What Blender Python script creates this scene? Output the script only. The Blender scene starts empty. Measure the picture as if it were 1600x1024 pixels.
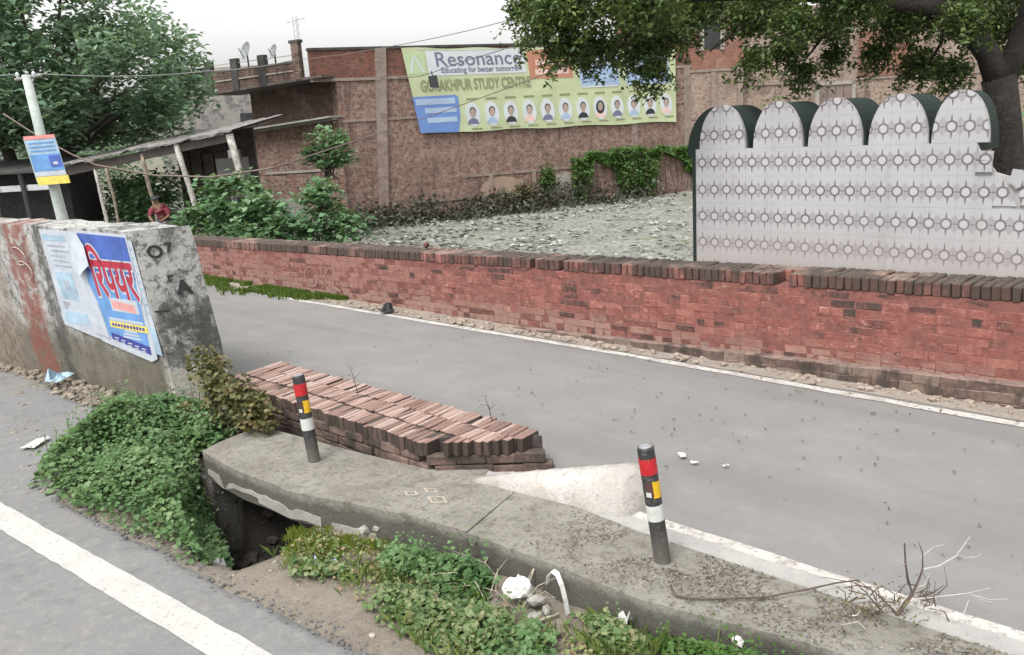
import bpy, bmesh, math, random
import numpy as np
from mathutils import Vector, Matrix

SC = bpy.context.scene
COL = SC.collection
random.seed(11)
RNG = np.random.default_rng(11)

# ------------------------------------------------------------------ camera, sky, sun, exposure
cam_d = bpy.data.cameras.new('camera')
cam = bpy.data.objects.new('camera', cam_d)
COL.objects.link(cam)
cam_d.sensor_width = 36.0
cam_d.lens = 36.0 * 1350.0 / 1600.0
cam_d.clip_start = 0.05
cam_d.clip_end = 900.0
_p, _r = math.radians(13.43), math.radians(3.5)
_F = Vector((0, math.cos(_p), -math.sin(_p)))
_U0 = Vector((0, math.sin(_p), math.cos(_p)))
_R0 = Vector((1, 0, 0))
_R = math.cos(_r) * _R0 - math.sin(_r) * _U0
_U = math.sin(_r) * _R0 + math.cos(_r) * _U0
M = Matrix((_R, _U, -_F)).transposed().to_4x4()
M.translation = Vector((0, 0, 2.6))
cam.matrix_world = M
SC.camera = cam

SUN_EL, SUN_AZ = math.radians(58), math.radians(215)      # azimuth clockwise from +Y
world = bpy.data.worlds.new('World')
SC.world = world
world.use_nodes = True
wn = world.node_tree
wn.nodes.clear()
sky = wn.nodes.new('ShaderNodeTexSky')
sky.sky_type = 'NISHITA'
sky.sun_disc = False
sky.sun_elevation = SUN_EL
sky.sun_rotation = SUN_AZ
sky.air_density = 1.6
sky.dust_density = 4.0
hs = wn.nodes.new('ShaderNodeHueSaturation')
hs.inputs['Saturation'].default_value = 0.04             # overcast: the blue is taken out of the sky
bg = wn.nodes.new('ShaderNodeBackground')
bg.inputs['Strength'].default_value = 0.15
wo = wn.nodes.new('ShaderNodeOutputWorld')
wn.links.new(sky.outputs[0], hs.inputs['Color'])
wn.links.new(hs.outputs[0], bg.inputs['Color'])
wn.links.new(bg.outputs[0], wo.inputs['Surface'])

sun_d = bpy.data.lights.new('sun', 'SUN')
sun_d.energy = 1.0
sun_d.angle = math.radians(20)
sun_d.color = (1.0, 0.97, 0.92)
sun = bpy.data.objects.new('sun', sun_d)
COL.objects.link(sun)
_sd = Vector((math.sin(SUN_AZ) * math.cos(SUN_EL), math.cos(SUN_AZ) * math.cos(SUN_EL), math.sin(SUN_EL)))
sun.rotation_euler = (-_sd).to_track_quat('-Z', 'Y').to_euler()
sun.location = (0, 0, 30)

SC.view_settings.view_transform = 'Standard'
SC.view_settings.look = 'None'
SC.view_settings.exposure = 1.0
SC.view_settings.gamma = 1.0
SC.view_settings.use_curve_mapping = False

# ------------------------------------------------------------------ material helpers
def hexc(c):
    return (c[0], c[1], c[2], 1.0)


class NT:
    def __init__(s, name):
        s.m = bpy.data.materials.new(name)
        s.m.use_nodes = True
        s.t = s.m.node_tree
        s.b = s.t.nodes['Principled BSDF']

    def n(s, typ, **kw):
        nd = s.t.nodes.new(typ)
        for k, v in kw.items():
            setattr(nd, k, v)
        return nd

    def link(s, a, b):
        s.t.links.new(a, b)

    def math(s, op, a, b=None, c=None, clamp=False):
        nd = s.n('ShaderNodeMath', operation=op, use_clamp=clamp)
        for i, v in enumerate((a, b, c)):
            if v is None:
                continue
            if isinstance(v, (int, float)):
                nd.inputs[i].default_value = v
            else:
                s.link(v, nd.inputs[i])
        return nd.outputs[0]

    def ramp(s, fac, stops, interp='LINEAR'):
        nd = s.n('ShaderNodeValToRGB')
        cr = nd.color_ramp
        cr.interpolation = interp
        while len(cr.elements) < len(stops):
            cr.elements.new(0.5)
        for e, (p, c) in zip(cr.elements, stops):
            e.position = p
            e.color = hexc(c)
        s.link(fac, nd.inputs[0])
        return nd.outputs[0]

    def noise(s, vec, scale, detail=5, rough=0.6, dist=0.0):
        nd = s.n('ShaderNodeTexNoise')
        nd.inputs['Scale'].default_value = scale
        nd.inputs['Detail'].default_value = detail
        nd.inputs['Roughness'].default_value = rough
        nd.inputs['Distortion'].default_value = dist
        s.link(vec, nd.inputs['Vector'])
        return nd.outputs['Fac']

    def mix(s, fac, a, b, blend='MIX'):
        nd = s.n('ShaderNodeMix', data_type='RGBA', blend_type=blend)
        for i, v in ((0, fac), (6, a), (7, b)):
            if isinstance(v, (int, float)):
                nd.inputs[i].default_value = v
            elif isinstance(v, tuple):
                nd.inputs[i].default_value = hexc(v)
            else:
                s.link(v, nd.inputs[i])
        return nd.outputs[2]

    def step(s, v, lo, hi):
        nd = s.n('ShaderNodeMapRange', interpolation_type='SMOOTHSTEP')
        nd.inputs['From Min'].default_value = lo
        nd.inputs['From Max'].default_value = hi
        s.link(v, nd.inputs['Value'])
        return nd.outputs[0]

    def scaled(s, vec, sc):
        nd = s.n('ShaderNodeVectorMath', operation='MULTIPLY')
        s.link(vec, nd.inputs[0])
        nd.inputs[1].default_value = sc
        return nd.outputs[0]

    def bump(s, h, strength=0.4, dist=0.02):
        nd = s.n('ShaderNodeBump')
        nd.inputs['Strength'].default_value = strength
        nd.inputs['Distance'].default_value = dist
        s.link(h, nd.inputs['Height'])
        s.link(nd.outputs[0], s.b.inputs['Normal'])
        return nd

    def pos(s):
        return s.n('ShaderNodeNewGeometry').outputs['Position']

    def objc(s):
        return s.n('ShaderNodeTexCoord').outputs['Object']

    def xyz(s, v):
        nd = s.n('ShaderNodeSeparateXYZ')
        s.link(v, nd.inputs[0])
        return nd.outputs

    def rnd(s):
        g = s.n('ShaderNodeNewGeometry').outputs['Random Per Island']
        o = s.n('ShaderNodeObjectInfo').outputs['Random']
        return s.math('FRACT', s.math('ADD', g, o))


def plain(name, c, rough=0.7, var=0.12, scale=14.0, bump=0.15, metal=0.0):
    k = NT(name)
    p = k.pos()
    f = k.noise(p, scale, 6, 0.65)
    lo = tuple(x * (1 - var * 2) for x in c)
    hi = tuple(min(1, x * (1 + var * 2)) for x in c)
    k.link(k.ramp(f, [(0.3, lo), (0.7, hi)]), k.b.inputs['Base Color'])
    k.b.inputs['Roughness'].default_value = rough
    k.b.inputs['Metallic'].default_value = metal
    if bump:
        k.bump(k.noise(p, scale * 4, 4), bump, 0.01)
    return k.m


def layered(name, base, layers, rough=0.85, bumps=((40, 0.4, 0.01),), zs=1.0):
    """base: ramp stops with noise scale; layers: (scale, lo, hi, colour, strength) soft stains; ('z', lo, hi, colour, strength)."""
    k = NT(name)
    p = k.pos()
    c = k.ramp(k.noise(p, base[0], 8, 0.7, 0.3), base[1])
    for L in layers:
        if L[0] == 'z':
            z = k.xyz(p)[2]
            w = k.math('ADD', z, k.math('MULTIPLY', k.math('SUBTRACT', k.noise(p, 5, 5), 0.5), L[5] if len(L) > 5 else 0.45))
            f = k.step(w, L[1], L[2])
        elif L[0] == 'up':
            nz = k.xyz(k.n('ShaderNodeNewGeometry').outputs['Normal'])[2]
            f = k.math('MULTIPLY', k.step(nz, 0.6, 0.95), k.step(k.noise(p, L[1], 6, 0.7), 0.3, L[2]))
        elif L[0] == 'track':
            # wheel polish running along the far road
            X_, Y_, _z = k.xyz(p)
            dv = k.math('ADD', k.math('MULTIPLY', X_, 0.6935), k.math('MULTIPLY', Y_, 0.7205))
            sv = k.math('SUBTRACT', k.math('MULTIPLY', Y_, 0.6935), k.math('MULTIPLY', X_, 0.7205))
            cb = k.n('ShaderNodeCombineXYZ')
            k.link(dv, cb.inputs[0])
            k.link(k.math('MULTIPLY', sv, 0.06), cb.inputs[1])
            f = k.step(k.noise(cb.outputs[0], L[1], 5, 0.6), L[2], L[2] + 0.2)
        elif L[0] == 'streak':
            f = k.step(k.noise(k.scaled(p, (1, 1, 0.16)), L[1], 6, 0.65), L[2], L[2] + 0.12)
        else:
            off = k.n('ShaderNodeVectorMath', operation='ADD')
            k.link(p, off.inputs[0])
            off.inputs[1].default_value = (L[0] * 1.7, 3.1, L[0])
            f = k.step(k.noise(off.outputs[0], L[0], 8, 0.68, 0.4), L[1], L[2])
        c = k.mix(k.math('MULTIPLY', f, L[4] if L[0] not in ('up', 'streak', 'track') else L[-1]), c, L[3])
    k.link(c, k.b.inputs['Base Color'])
    k.b.inputs['Roughness'].default_value = rough
    h = None
    for sc, st, d in bumps:
        v = k.math('MULTIPLY', k.noise(p, sc, 6, 0.7), d)
        h = v if h is None else k.math('ADD', h, v)
    k.bump(h, bumps[0][1], 1.0)
    return k.m


def leaf_mat(name, cols, transl=0.25, clump=0.0, rough=0.55):
    k = NT(name)
    f = k.rnd()
    if clump:
        f = k.math('ADD', k.math('MULTIPLY', f, 1 - clump), k.math('MULTIPLY', k.step(k.noise(k.pos(), 2.2, 3), 0.3, 0.7), clump))
    n = len(cols)
    c = k.ramp(f, [(i / (n - 1), cc) for i, cc in enumerate(cols)])
    k.link(c, k.b.inputs['Base Color'])
    k.b.inputs['Roughness'].default_value = rough
    k.b.inputs['Specular IOR Level'].default_value = 0.35
    tr = k.n('ShaderNodeBsdfTranslucent')
    k.link(k.mix(0.35, c, (0.25, 0.32, 0.05)), tr.inputs['Color'])
    mx = k.n('ShaderNodeMixShader')
    mx.inputs[0].default_value = transl
    k.link(k.b.outputs[0], mx.inputs[1])
    k.link(tr.outputs[0], mx.inputs[2])
    out = k.t.nodes['Material Output']
    k.link(mx.outputs[0], out.inputs['Surface'])
    return k.m


def brick_mat(name, stops, mossy=None, dust=(0.30, 0.24, 0.19), dust_amt=0.5, wall=False, worn=None):
    k = NT(name)
    p = k.pos()
    r = k.rnd()
    patch = k.noise(k.scaled(p, (1, 1, 1.6)), 1.9 if wall else 1.3, 7 if wall else 4, 0.68)
    f = k.math('ADD', k.math('MULTIPLY', r, 0.26 if wall else 0.55), k.math('MULTIPLY', patch, 0.82 if wall else 0.52))
    c = k.ramp(f, stops)
    c = k.mix(k.step(k.noise(p, 22, 7, 0.75), 0.42, 0.75), c, k.mix(0.08 if worn else 0.35, c, (0.43, 0.25, 0.20)))
    c = k.mix(k.math('MULTIPLY', k.step(k.noise(p, 6.5, 6, 0.7), 0.60, 0.76), 0.8), c, (0.060, 0.040, 0.034))
    nz = k.xyz(k.n('ShaderNodeNewGeometry').outputs['Normal'])[2]
    up = k.math('MULTIPLY', k.step(nz, 0.5, 0.95), k.step(k.noise(p, 8, 6, 0.7), 0.22, 0.45))
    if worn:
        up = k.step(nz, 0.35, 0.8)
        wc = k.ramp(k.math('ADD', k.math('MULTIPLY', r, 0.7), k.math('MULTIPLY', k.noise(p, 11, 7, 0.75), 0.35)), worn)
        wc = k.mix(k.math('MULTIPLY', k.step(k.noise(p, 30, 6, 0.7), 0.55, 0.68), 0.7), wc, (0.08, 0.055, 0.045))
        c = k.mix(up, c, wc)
    else:
        c = k.mix(k.math('MULTIPLY', up, dust_amt), c, dust)
    if wall:
        sp = k.noise(k.scaled(p, (1, 1, 1.5)), 9.0, 8, 0.8, 0.6)
        zone = k.step(k.noise(p, 0.55, 3, 0.5), 0.38, 0.6)
        c = k.mix(k.math('MULTIPLY', k.step(sp, 0.545, 0.60), k.math('ADD', 0.35, k.math('MULTIPLY', zone, 0.5))), c, (0.075, 0.030, 0.026))
        c = k.mix(k.math('MULTIPLY', k.math('SUBTRACT', 1.0, k.step(sp, 0.38, 0.43)), k.math('ADD', 0.25, k.math('MULTIPLY', zone, 0.55))), c, (0.46, 0.245, 0.195))
        c = k.mix(k.math('MULTIPLY', k.step(k.noise(k.scaled(p, (1, 1, 0.2)), 5.0, 6, 0.7), 0.5, 0.62), 0.45), c, (0.16, 0.065, 0.055))
        zz = k.xyz(p)[2]
        w = k.math('ADD', zz, k.math('MULTIPLY', k.math('SUBTRACT', k.noise(p, 3, 5), 0.5), 0.4))
        low = k.math('SUBTRACT', 1.0, k.step(w, 0.08, 0.42))
        c = k.mix(k.math('MULTIPLY', low, 0.62), c, (0.27, 0.20, 0.165))
        # grime that has settled along the left reach of the wall
        far = k.step(k.math('ADD', k.xyz(p)[1], k.math('MULTIPLY', k.noise(p, 1.0, 4), 2.0)), 11.5, 14.5)
        c = k.mix(k.math('MULTIPLY', far, 0.5), c, (0.27, 0.155, 0.13))
    if mossy and name == 'coping_brick':
        fr_ = k.step(k.xyz(p)[1], 11.0, 13.5)
        c = k.mix(k.math('MULTIPLY', fr_, 0.6), c, (0.27, 0.165, 0.135))
    if mossy:
        mo = k.step(k.noise(k.scaled(p, (1, 1, 0.5)), mossy[0], 6, 0.7), mossy[1], mossy[2])
        c = k.mix(k.math('MULTIPLY', mo, 0.85), c, (0.040, 0.032, 0.026))
    k.link(c, k.b.inputs['Base Color'])
    k.b.inputs['Roughness'].default_value = 0.9
    k.bump(k.math('ADD', k.noise(p, 55, 6, 0.75), k.math('MULTIPLY', k.noise(p, 14, 4), 1.2)), 0.55, 0.012)
    return k.m


def brick_tex(name, c1, c2, mortar, stain=(0.085, 0.058, 0.046), amount=0.6, wash=None):
    """Weathered brickwork of buildings 40 m away; object coordinates, local x+y runs along the wall."""
    k = NT(name)
    o = k.objc()
    x, y, z = k.xyz(o)
    cv = k.n('ShaderNodeCombineXYZ')
    k.link(k.math('ADD', x, y), cv.inputs[0])
    k.link(z, cv.inputs[1])
    bt = k.n('ShaderNodeTexBrick')
    k.link(cv.outputs[0], bt.inputs['Vector'])
    bt.inputs['Color1'].default_value = hexc(c1)
    bt.inputs['Color2'].default_value = hexc(c2)
    bt.inputs['Mortar'].default_value = hexc(mortar)
    bt.inputs['Scale'].default_value = 1.0
    bt.inputs['Brick Width'].default_value = 0.26
    bt.inputs['Row Height'].default_value = 0.105
    bt.inputs['Mortar Size'].default_value = 0.016
    bt.inputs['Mortar Smooth'].default_value = 0.4
    bt.inputs['Bias'].default_value = -0.1
    c = bt.outputs['Color']
    c = k.mix(k.math('MULTIPLY', k.step(k.noise(o, 3.0, 8, 0.8), 0.46, 0.58), 0.75), c, (0.40, 0.31, 0.255) if wash is None else wash)
    c = k.mix(k.math('MULTIPLY', k.step(k.noise(o, 5.5, 8, 0.8), 0.50, 0.58), amount * 1.3, clamp=True), c, stain)
    c = k.mix(k.math('MULTIPLY', k.step(k.noise(o, 0.5, 5, 0.6), 0.50, 0.70), 0.5), c, stain)
    c = k.mix(k.math('MULTIPLY', k.step(k.noise(o, 0.9, 6, 0.65), 0.52, 0.66), 0.4), c, (0.40, 0.30, 0.24))
    c = k.mix(k.math('MULTIPLY', k.step(k.noise(k.scaled(o, (1, 1, 0.12)), 2.4, 6, 0.7), 0.54, 0.64), 0.5), c, stain)
    k.link(c, k.b.inputs['Base Color'])
    k.b.inputs['Roughness'].default_value = 0.95
    h = k.math('SUBTRACT', k.noise(o, 9, 7, 0.8), k.math('MULTIPLY', bt.outputs['Fac'], 0.5))
    k.bump(h, 1.0, 0.12)
    return k.m


# ------------------------------------------------------------------ mesh helpers
def link(o, parent=None):
    COL.objects.link(o)
    if parent is not None:
        o.parent = parent
    return o


def tag(o, label=None, cat=None, group=None, kind=None):
    if label:
        o['label'] = label
    if cat:
        o['category'] = cat
    if group:
        o['group'] = group
    if kind:
        o['kind'] = kind
    return o


def thing(name, label, cat, loc=(0, 0, 0), rot=(0, 0, 0), group=None):
    o = bpy.data.objects.new(name, None)
    o.empty_display_size = 0.2
    o.location = loc
    o.rotation_euler = rot
    link(o)
    return tag(o, label, cat, group)


def world_inv(o):
    m = Matrix.Translation(o.location) @ o.rotation_euler.to_matrix().to_4x4()
    return m.inverted()


class MB:
    """collects vertices and faces; build() links them as one mesh object"""
    def __init__(s):
        s.v, s.f, s.mi, s.uv = [], [], [], {}

    def add(s, vs, fs, mi=0):
        b = len(s.v)
        s.v += [tuple(v) for v in vs]
        s.f += [tuple(i + b for i in f) for f in fs]
        s.mi += [mi] * len(fs)
        return s

    def hexa(s, c, mi=0):
        """8 corners: bottom ring 0-3, top ring 4-7"""
        return s.add(c, [(3, 2, 1, 0), (4, 5, 6, 7), (0, 1, 5, 4), (1, 2, 6, 5), (2, 3, 7, 6), (3, 0, 4, 7)], mi)

    def box(s, x0, x1, y0, y1, z0, z1, mi=0):
        return s.hexa([(x0, y0, z0), (x1, y0, z0), (x1, y1, z0), (x0, y1, z0),
                       (x0, y0, z1), (x1, y0, z1), (x1, y1, z1), (x0, y1, z1)], mi)

    def quad(s, a, b, c, d, mi=0):
        return s.add([a, b, c, d], [(0, 1, 2, 3)], mi)

    def prism(s, poly, z0, z1, mi=0):
        n = len(poly)
        vs = [(p[0], p[1], z0) for p in poly] + [(p[0], p[1], z1) for p in poly]
        fs = [tuple(range(n - 1, -1, -1)), tuple(range(n, 2 * n))]
        fs += [(i, (i + 1) % n, n + (i + 1) % n, n + i) for i in range(n)]
        return s.add(vs, fs, mi)

    def tube(s, pts, radii, sides=7, mi=0, cap=True):
        pts = [Vector(p) for p in pts]
        n = len(pts)
        if isinstance(radii, (int, float)):
            radii = [radii] * n
        vs, fs = [], []
        for i, p in enumerate(pts):
            d = (pts[min(i + 1, n - 1)] - pts[max(i - 1, 0)]).normalized()
            ref = Vector((0, 0, 1)) if abs(d.z) < 0.95 else Vector((0, 1, 0))
            a = d.cross(ref).normalized()
            b = d.cross(a)
            for k in range(sides):
                t = 2 * math.pi * k / sides
                vs.append(p + (a * math.cos(t) + b * math.sin(t)) * radii[i])
        for i in range(n - 1):
            for k in range(sides):
                fs.append((i * sides + k, i * sides + (k + 1) % sides, (i + 1) * sides + (k + 1) % sides, (i + 1) * sides + k))
        if cap:
            fs.append(tuple(range(sides - 1, -1, -1)))
            fs.append(tuple((n - 1) * sides + k for k in range(sides)))
        return s.add(vs, fs, mi)

    def build(s, name, mat, parent=None, local=False, smooth=False, origin=None):
        me = bpy.data.meshes.new(name)
        vs = s.v
        if parent is not None and not local:
            inv = world_inv(parent)
            vs = [tuple(inv @ Vector(v)) for v in vs]
        o = bpy.data.objects.new(name, me)
        if parent is None:
            if origin is None:
                a = np.array(vs)
                origin = (float(a[:, 0].mean()), float(a[:, 1].mean()), float(a[:, 2].min()))
            vs = [(v[0] - origin[0], v[1] - origin[1], v[2] - origin[2]) for v in vs]
            o.location = origin
        me.from_pydata(vs, [], s.f)
        mats = mat if isinstance(mat, (list, tuple)) else [mat]
        for m in mats:
            me.materials.append(m)
        if len(mats) > 1:
            me.polygons.foreach_set('material_index', s.mi)
        if smooth:
            me.polygons.foreach_set('use_smooth', [True] * len(me.polygons))
        me.update()
        return link(o, parent)


def leaves(name, P, N, S, mat, parent=None, asp=0.5, fold=0.12, kind=None):
    """many small folded leaf faces in one mesh (P points, N normals, S sizes)"""
    P = np.asarray(P, float)
    N = np.asarray(N, float)
    n = len(P)
    S = np.broadcast_to(np.asarray(S, float), (n,))[:, None]
    N = N / np.linalg.norm(N, axis=1, keepdims=True)
    r = RNG.normal(size=(n, 3))
    T = r - (r * N).sum(1, keepdims=True) * N
    T /= np.linalg.norm(T, axis=1, keepdims=True)
    B = np.cross(N, T)
    a = P - T * S * 0.5
    b = P + B * S * asp * 0.5 + N * S * fold
    c = P + T * S * 0.5 - N * S * fold * 0.6
    d = P - B * S * asp * 0.5 + N * S * fold
    V = np.stack([a, b, c, d], 1).reshape(-1, 3)
    loc = np.zeros(3)
    if parent is not None:
        V = V - np.array(parent.location)
    else:
        loc = V.mean(0)
        loc[2] = V[:, 2].min()
        V = V - loc
    me = bpy.data.meshes.new(name)
    me.vertices.add(4 * n)
    me.vertices.foreach_set('co', V.ravel())
    base = (np.arange(n) * 4)[:, None]
    tri = np.concatenate([base + np.array([[0, 1, 2]]), base + np.array([[0, 2, 3]])], 1).reshape(-1)
    me.loops.add(6 * n)
    me.loops.foreach_set('vertex_index', tri.astype(np.int32))
    me.polygons.add(2 * n)
    me.polygons.foreach_set('loop_start', np.arange(0, 6 * n, 3, dtype=np.int32))
    me.polygons.foreach_set('loop_total', np.full(2 * n, 3, dtype=np.int32))
    me.materials.append(mat)
    me.update(calc_edges=True)
    me.validate()
    o = bpy.data.objects.new(name, me)
    if parent is None:
        o.location = loc
    link(o, parent)
    if kind:
        o['kind'] = kind
    return o


def upn(n, up=0.8):
    v = RNG.normal(size=(n, 3))
    v /= np.linalg.norm(v, axis=1, keepdims=True)
    v[:, 2] = np.abs(v[:, 2]) + up
    return v


def grow(clumps, per):
    """points scattered through clumps (x, y, z, r): thicker at the clump's skin, flat undersides"""
    out = []
    for (x, y, z, r) in clumps:
        n = max(6, int(per * r * r))
        v = RNG.normal(size=(n, 3))
        v /= np.linalg.norm(v, axis=1, keepdims=True)
        rad = r * (RNG.random(n) ** 0.45)[:, None] * RNG.uniform(0.75, 1.25, (n, 1))
        v = v * rad
        v[:, 2] *= 0.75
        out.append(v + np.array([x, y, z]))
    return np.concatenate(out)


def inside(poly, x, y):
    c = False
    n = len(poly)
    for i in range(n):
        x1, y1 = poly[i][:2]
        x2, y2 = poly[(i + 1) % n][:2]
        if (y1 > y) != (y2 > y) and x < (x2 - x1) * (y - y1) / (y2 - y1) + x1:
            c = not c
    return c


def sample(poly, n, rnd=random):
    xs = [p[0] for p in poly]
    ys = [p[1] for p in poly]
    out = []
    while len(out) < n:
        x, y = rnd.uniform(min(xs), max(xs)), rnd.uniform(min(ys), max(ys))
        if inside(poly, x, y):
            out.append((x, y))
    return out


def edge_dist(poly, x, y):
    d = 9e9
    n = len(poly)
    for i in range(n):
        ax, ay = poly[i][:2]
        bx, by = poly[(i + 1) % n][:2]
        ux, uy = bx - ax, by - ay
        t = max(0, min(1, ((x - ax) * ux + (y - ay) * uy) / (ux * ux + uy * uy)))
        d = min(d, math.hypot(x - ax - t * ux, y - ay - t * uy))
    return d


def vnoise(x, y, s=1.0, seed=0):
    """cheap smooth value noise"""
    x, y = x * s + seed * 17.3, y * s - seed * 9.1
    xi, yi = math.floor(x), math.floor(y)
    fx, fy = x - xi, y - yi
    fx, fy = fx * fx * (3 - 2 * fx), fy * fy * (3 - 2 * fy)

    def h(a, b):
        n = math.sin(a * 127.1 + b * 311.7 + seed * 74.7) * 43758.5453
        return n - math.floor(n)
    return (h(xi, yi) * (1 - fx) + h(xi + 1, yi) * fx) * (1 - fy) + (h(xi, yi + 1) * (1 - fx) + h(xi + 1, yi + 1) * fx) * fy


def text_mb(body, size, origin, right, upv, align='LEFT', bold=0.0, width=None, shear=0.0):
    """lettering as flat mesh data placed in a frame; returns (verts, faces)"""
    cu = bpy.data.curves.new('lettering', 'FONT')
    cu.body = body
    cu.size = size
    cu.offset = bold
    cu.align_x = align
    cu.shear = shear
    cu.resolution_u = 3
    ob = bpy.data.objects.new('lettering', cu)
    COL.objects.link(ob)
    dg = bpy.context.evaluated_depsgraph_get()
    me = bpy.data.meshes.new_from_object(ob.evaluated_get(dg))
    co = np.array([v.co[:] for v in me.vertices])
    fs = [tuple(p.vertices) for p in me.polygons]
    bpy.data.objects.remove(ob)
    bpy.data.curves.remove(cu)
    bpy.data.meshes.remove(me)
    if width:
        w = co[:, 0].max() - co[:, 0].min()
        co[:, 0] = (co[:, 0] - co[:, 0].min()) * width / w
    right, upv, origin = Vector(right), Vector(upv), Vector(origin)
    return [tuple(origin + right * float(c[0]) + upv * float(c[1])) for c in co], fs


def stone_mesh(r, seed):
    rr = random.Random(seed)
    bm = bmesh.new()
    bmesh.ops.create_icosphere(bm, subdivisions=1, radius=r)
    s = (rr.uniform(0.7, 1.3), rr.uniform(0.7, 1.2), rr.uniform(0.45, 0.8))
    for v in bm.verts:
        k = rr.uniform(0.75, 1.2)
        v.co = Vector((v.co.x * s[0] * k, v.co.y * s[1] * k, v.co.z * s[2] * k))
    vs = [tuple(v.co) for v in bm.verts]
    fs = [tuple(v.index for v in f.verts) for f in bm.faces]
    bm.free()
    return vs, fs


STONES = [stone_mesh(1.0, i) for i in range(8)]


def scatter_stones(mb, pts, rlo, rhi):
    for (x, y, z) in pts:
        vs, fs = random.choice(STONES)
        r = rlo + (rhi - rlo) * random.random() ** 2.5
        a = random.uniform(0, 6.28)
        ca, sa = math.cos(a), math.sin(a)
        mb.add([(x + r * (v[0] * ca - v[1] * sa), y + r * (v[0] * sa + v[1] * ca), z + r * v[2] + r * 0.15) for v in vs], fs)


def brick_mesh(name, l, d, h, seed, mat, ch=0.006, jit=0.004):
    rr = random.Random(seed)
    bm = bmesh.new()
    bmesh.ops.create_cube(bm, size=1.0)
    for v in bm.verts:
        v.co = Vector((v.co.x * l + rr.uniform(-jit, jit), v.co.y * d + rr.uniform(-jit, jit), v.co.z * h + rr.uniform(-jit, jit)))
    bmesh.ops.bevel(bm, geom=list(bm.edges), offset=ch, segments=1, affect='EDGES')
    me = bpy.data.meshes.new(name)
    bm.to_mesh(me)
    bm.free()
    me.materials.append(mat)
    return me


def place(name, me, parent, loc, rot=(0, 0, 0), scale=(1, 1, 1)):
    o = bpy.data.objects.new(name, me)
    o.location = loc
    o.rotation_euler = rot
    o.scale = scale
    return link(o, parent)


def me_add(mb, me, loc, rot=(0, 0, 0), scale=(1, 1, 1)):
    m = Matrix.Translation(loc) @ Matrix.Rotation(rot[2], 4, 'Z') @ Matrix.Rotation(rot[1], 4, 'Y') @ Matrix.Rotation(rot[0], 4, 'X')
    mb.add([tuple(m @ Vector((v.co.x * scale[0], v.co.y * scale[1], v.co.z * scale[2]))) for v in me.vertices],
           [tuple(p.vertices) for p in me.polygons])


# ------------------------------------------------------------------ materials
ASPHALT = layered('asphalt_far', (1.1, [(0.3, (0.170, 0.166, 0.161)), (0.7, (0.207, 0.202, 0.195))]),
                  [(60, 0.45, 0.75, (0.15, 0.148, 0.15), 0.55), (0.6, 0.48, 0.7, (0.225, 0.21, 0.195), 0.5),
                   (9, 0.58, 0.75, (0.15, 0.143, 0.138), 0.45), (2.2, 0.50, 0.62, (0.235, 0.222, 0.21), 0.35), ('track', 1.6, 0.45, (0.14, 0.137, 0.133), 0.45), (28, 0.64, 0.72, (0.33, 0.32, 0.30), 0.5)],
                  rough=0.9, bumps=((140, 0.5, 0.006), (30, 0.3, 0.004)))
ASPHALT_N = layered('asphalt_near', (1.6, [(0.3, (0.165, 0.166, 0.167)), (0.7, (0.205, 0.204, 0.199))]),
                    [(90, 0.45, 0.7, (0.125, 0.125, 0.127), 0.6), (13, 0.5, 0.62, (0.25, 0.24, 0.222), 0.5), (5, 0.52, 0.66, (0.115, 0.112, 0.11), 0.5), (1.1, 0.52, 0.66, (0.235, 0.215, 0.185), 0.45),
                     (45, 0.64, 0.72, (0.34, 0.33, 0.30), 0.5)],
                    rough=0.9, bumps=((120, 0.6, 0.009), (25, 0.3, 0.006)))
PAINT_W = layered('road_paint', (3.0, [(0.3, (0.36, 0.355, 0.335)), (0.7, (0.44, 0.435, 0.415))]),
                  [(34, 0.56, 0.64, (0.22, 0.21, 0.2), 0.75), (7, 0.52, 0.68, (0.36, 0.345, 0.32), 0.6)], rough=0.75, bumps=((90, 0.3, 0.004),))
PAINT_F = layered('road_paint_worn', (3.0, [(0.3, (0.40, 0.375, 0.345)), (0.7, (0.52, 0.505, 0.48))]),
                  [(22, 0.52, 0.62, (0.20, 0.185, 0.17), 0.85), (4, 0.50, 0.66, (0.24, 0.21, 0.185), 0.75)], rough=0.8, bumps=((90, 0.3, 0.004),))
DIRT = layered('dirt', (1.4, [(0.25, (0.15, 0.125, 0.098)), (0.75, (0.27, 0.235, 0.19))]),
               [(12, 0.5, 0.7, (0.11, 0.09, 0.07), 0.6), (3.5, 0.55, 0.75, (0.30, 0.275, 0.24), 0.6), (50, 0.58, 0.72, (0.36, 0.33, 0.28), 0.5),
                (7, 0.62, 0.75, (0.09, 0.095, 0.045), 0.6), ('z', -0.225, -0.29, (0.020, 0.016, 0.013), 0.97, 0.06)],  # deep soil blackened: the pit's shade is put into its colour
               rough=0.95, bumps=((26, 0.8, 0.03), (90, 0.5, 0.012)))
VERGE = layered('verge_dust', (2.0, [(0.25, (0.21, 0.18, 0.15)), (0.75, (0.31, 0.275, 0.235))]),
                [(14, 0.5, 0.7, (0.14, 0.115, 0.09), 0.6), (60, 0.6, 0.7, (0.38, 0.35, 0.31), 0.5)],
                rough=0.95, bumps=((40, 0.7, 0.02), (120, 0.5, 0.01)))
SLAB = layered('slab_concrete', (2.2, [(0.25, (0.165, 0.152, 0.13)), (0.75, (0.285, 0.27, 0.235))]),
               [(9, 0.48, 0.66, (0.12, 0.108, 0.085), 0.75), (26, 0.52, 0.64, (0.085, 0.076, 0.06), 0.65), (40, 0.58, 0.67, (0.40, 0.38, 0.34), 0.65),
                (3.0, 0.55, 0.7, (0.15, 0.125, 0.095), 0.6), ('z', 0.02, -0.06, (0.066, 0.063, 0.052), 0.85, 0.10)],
               rough=0.92, bumps=((32, 0.8, 0.018), (110, 0.5, 0.008)))
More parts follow.
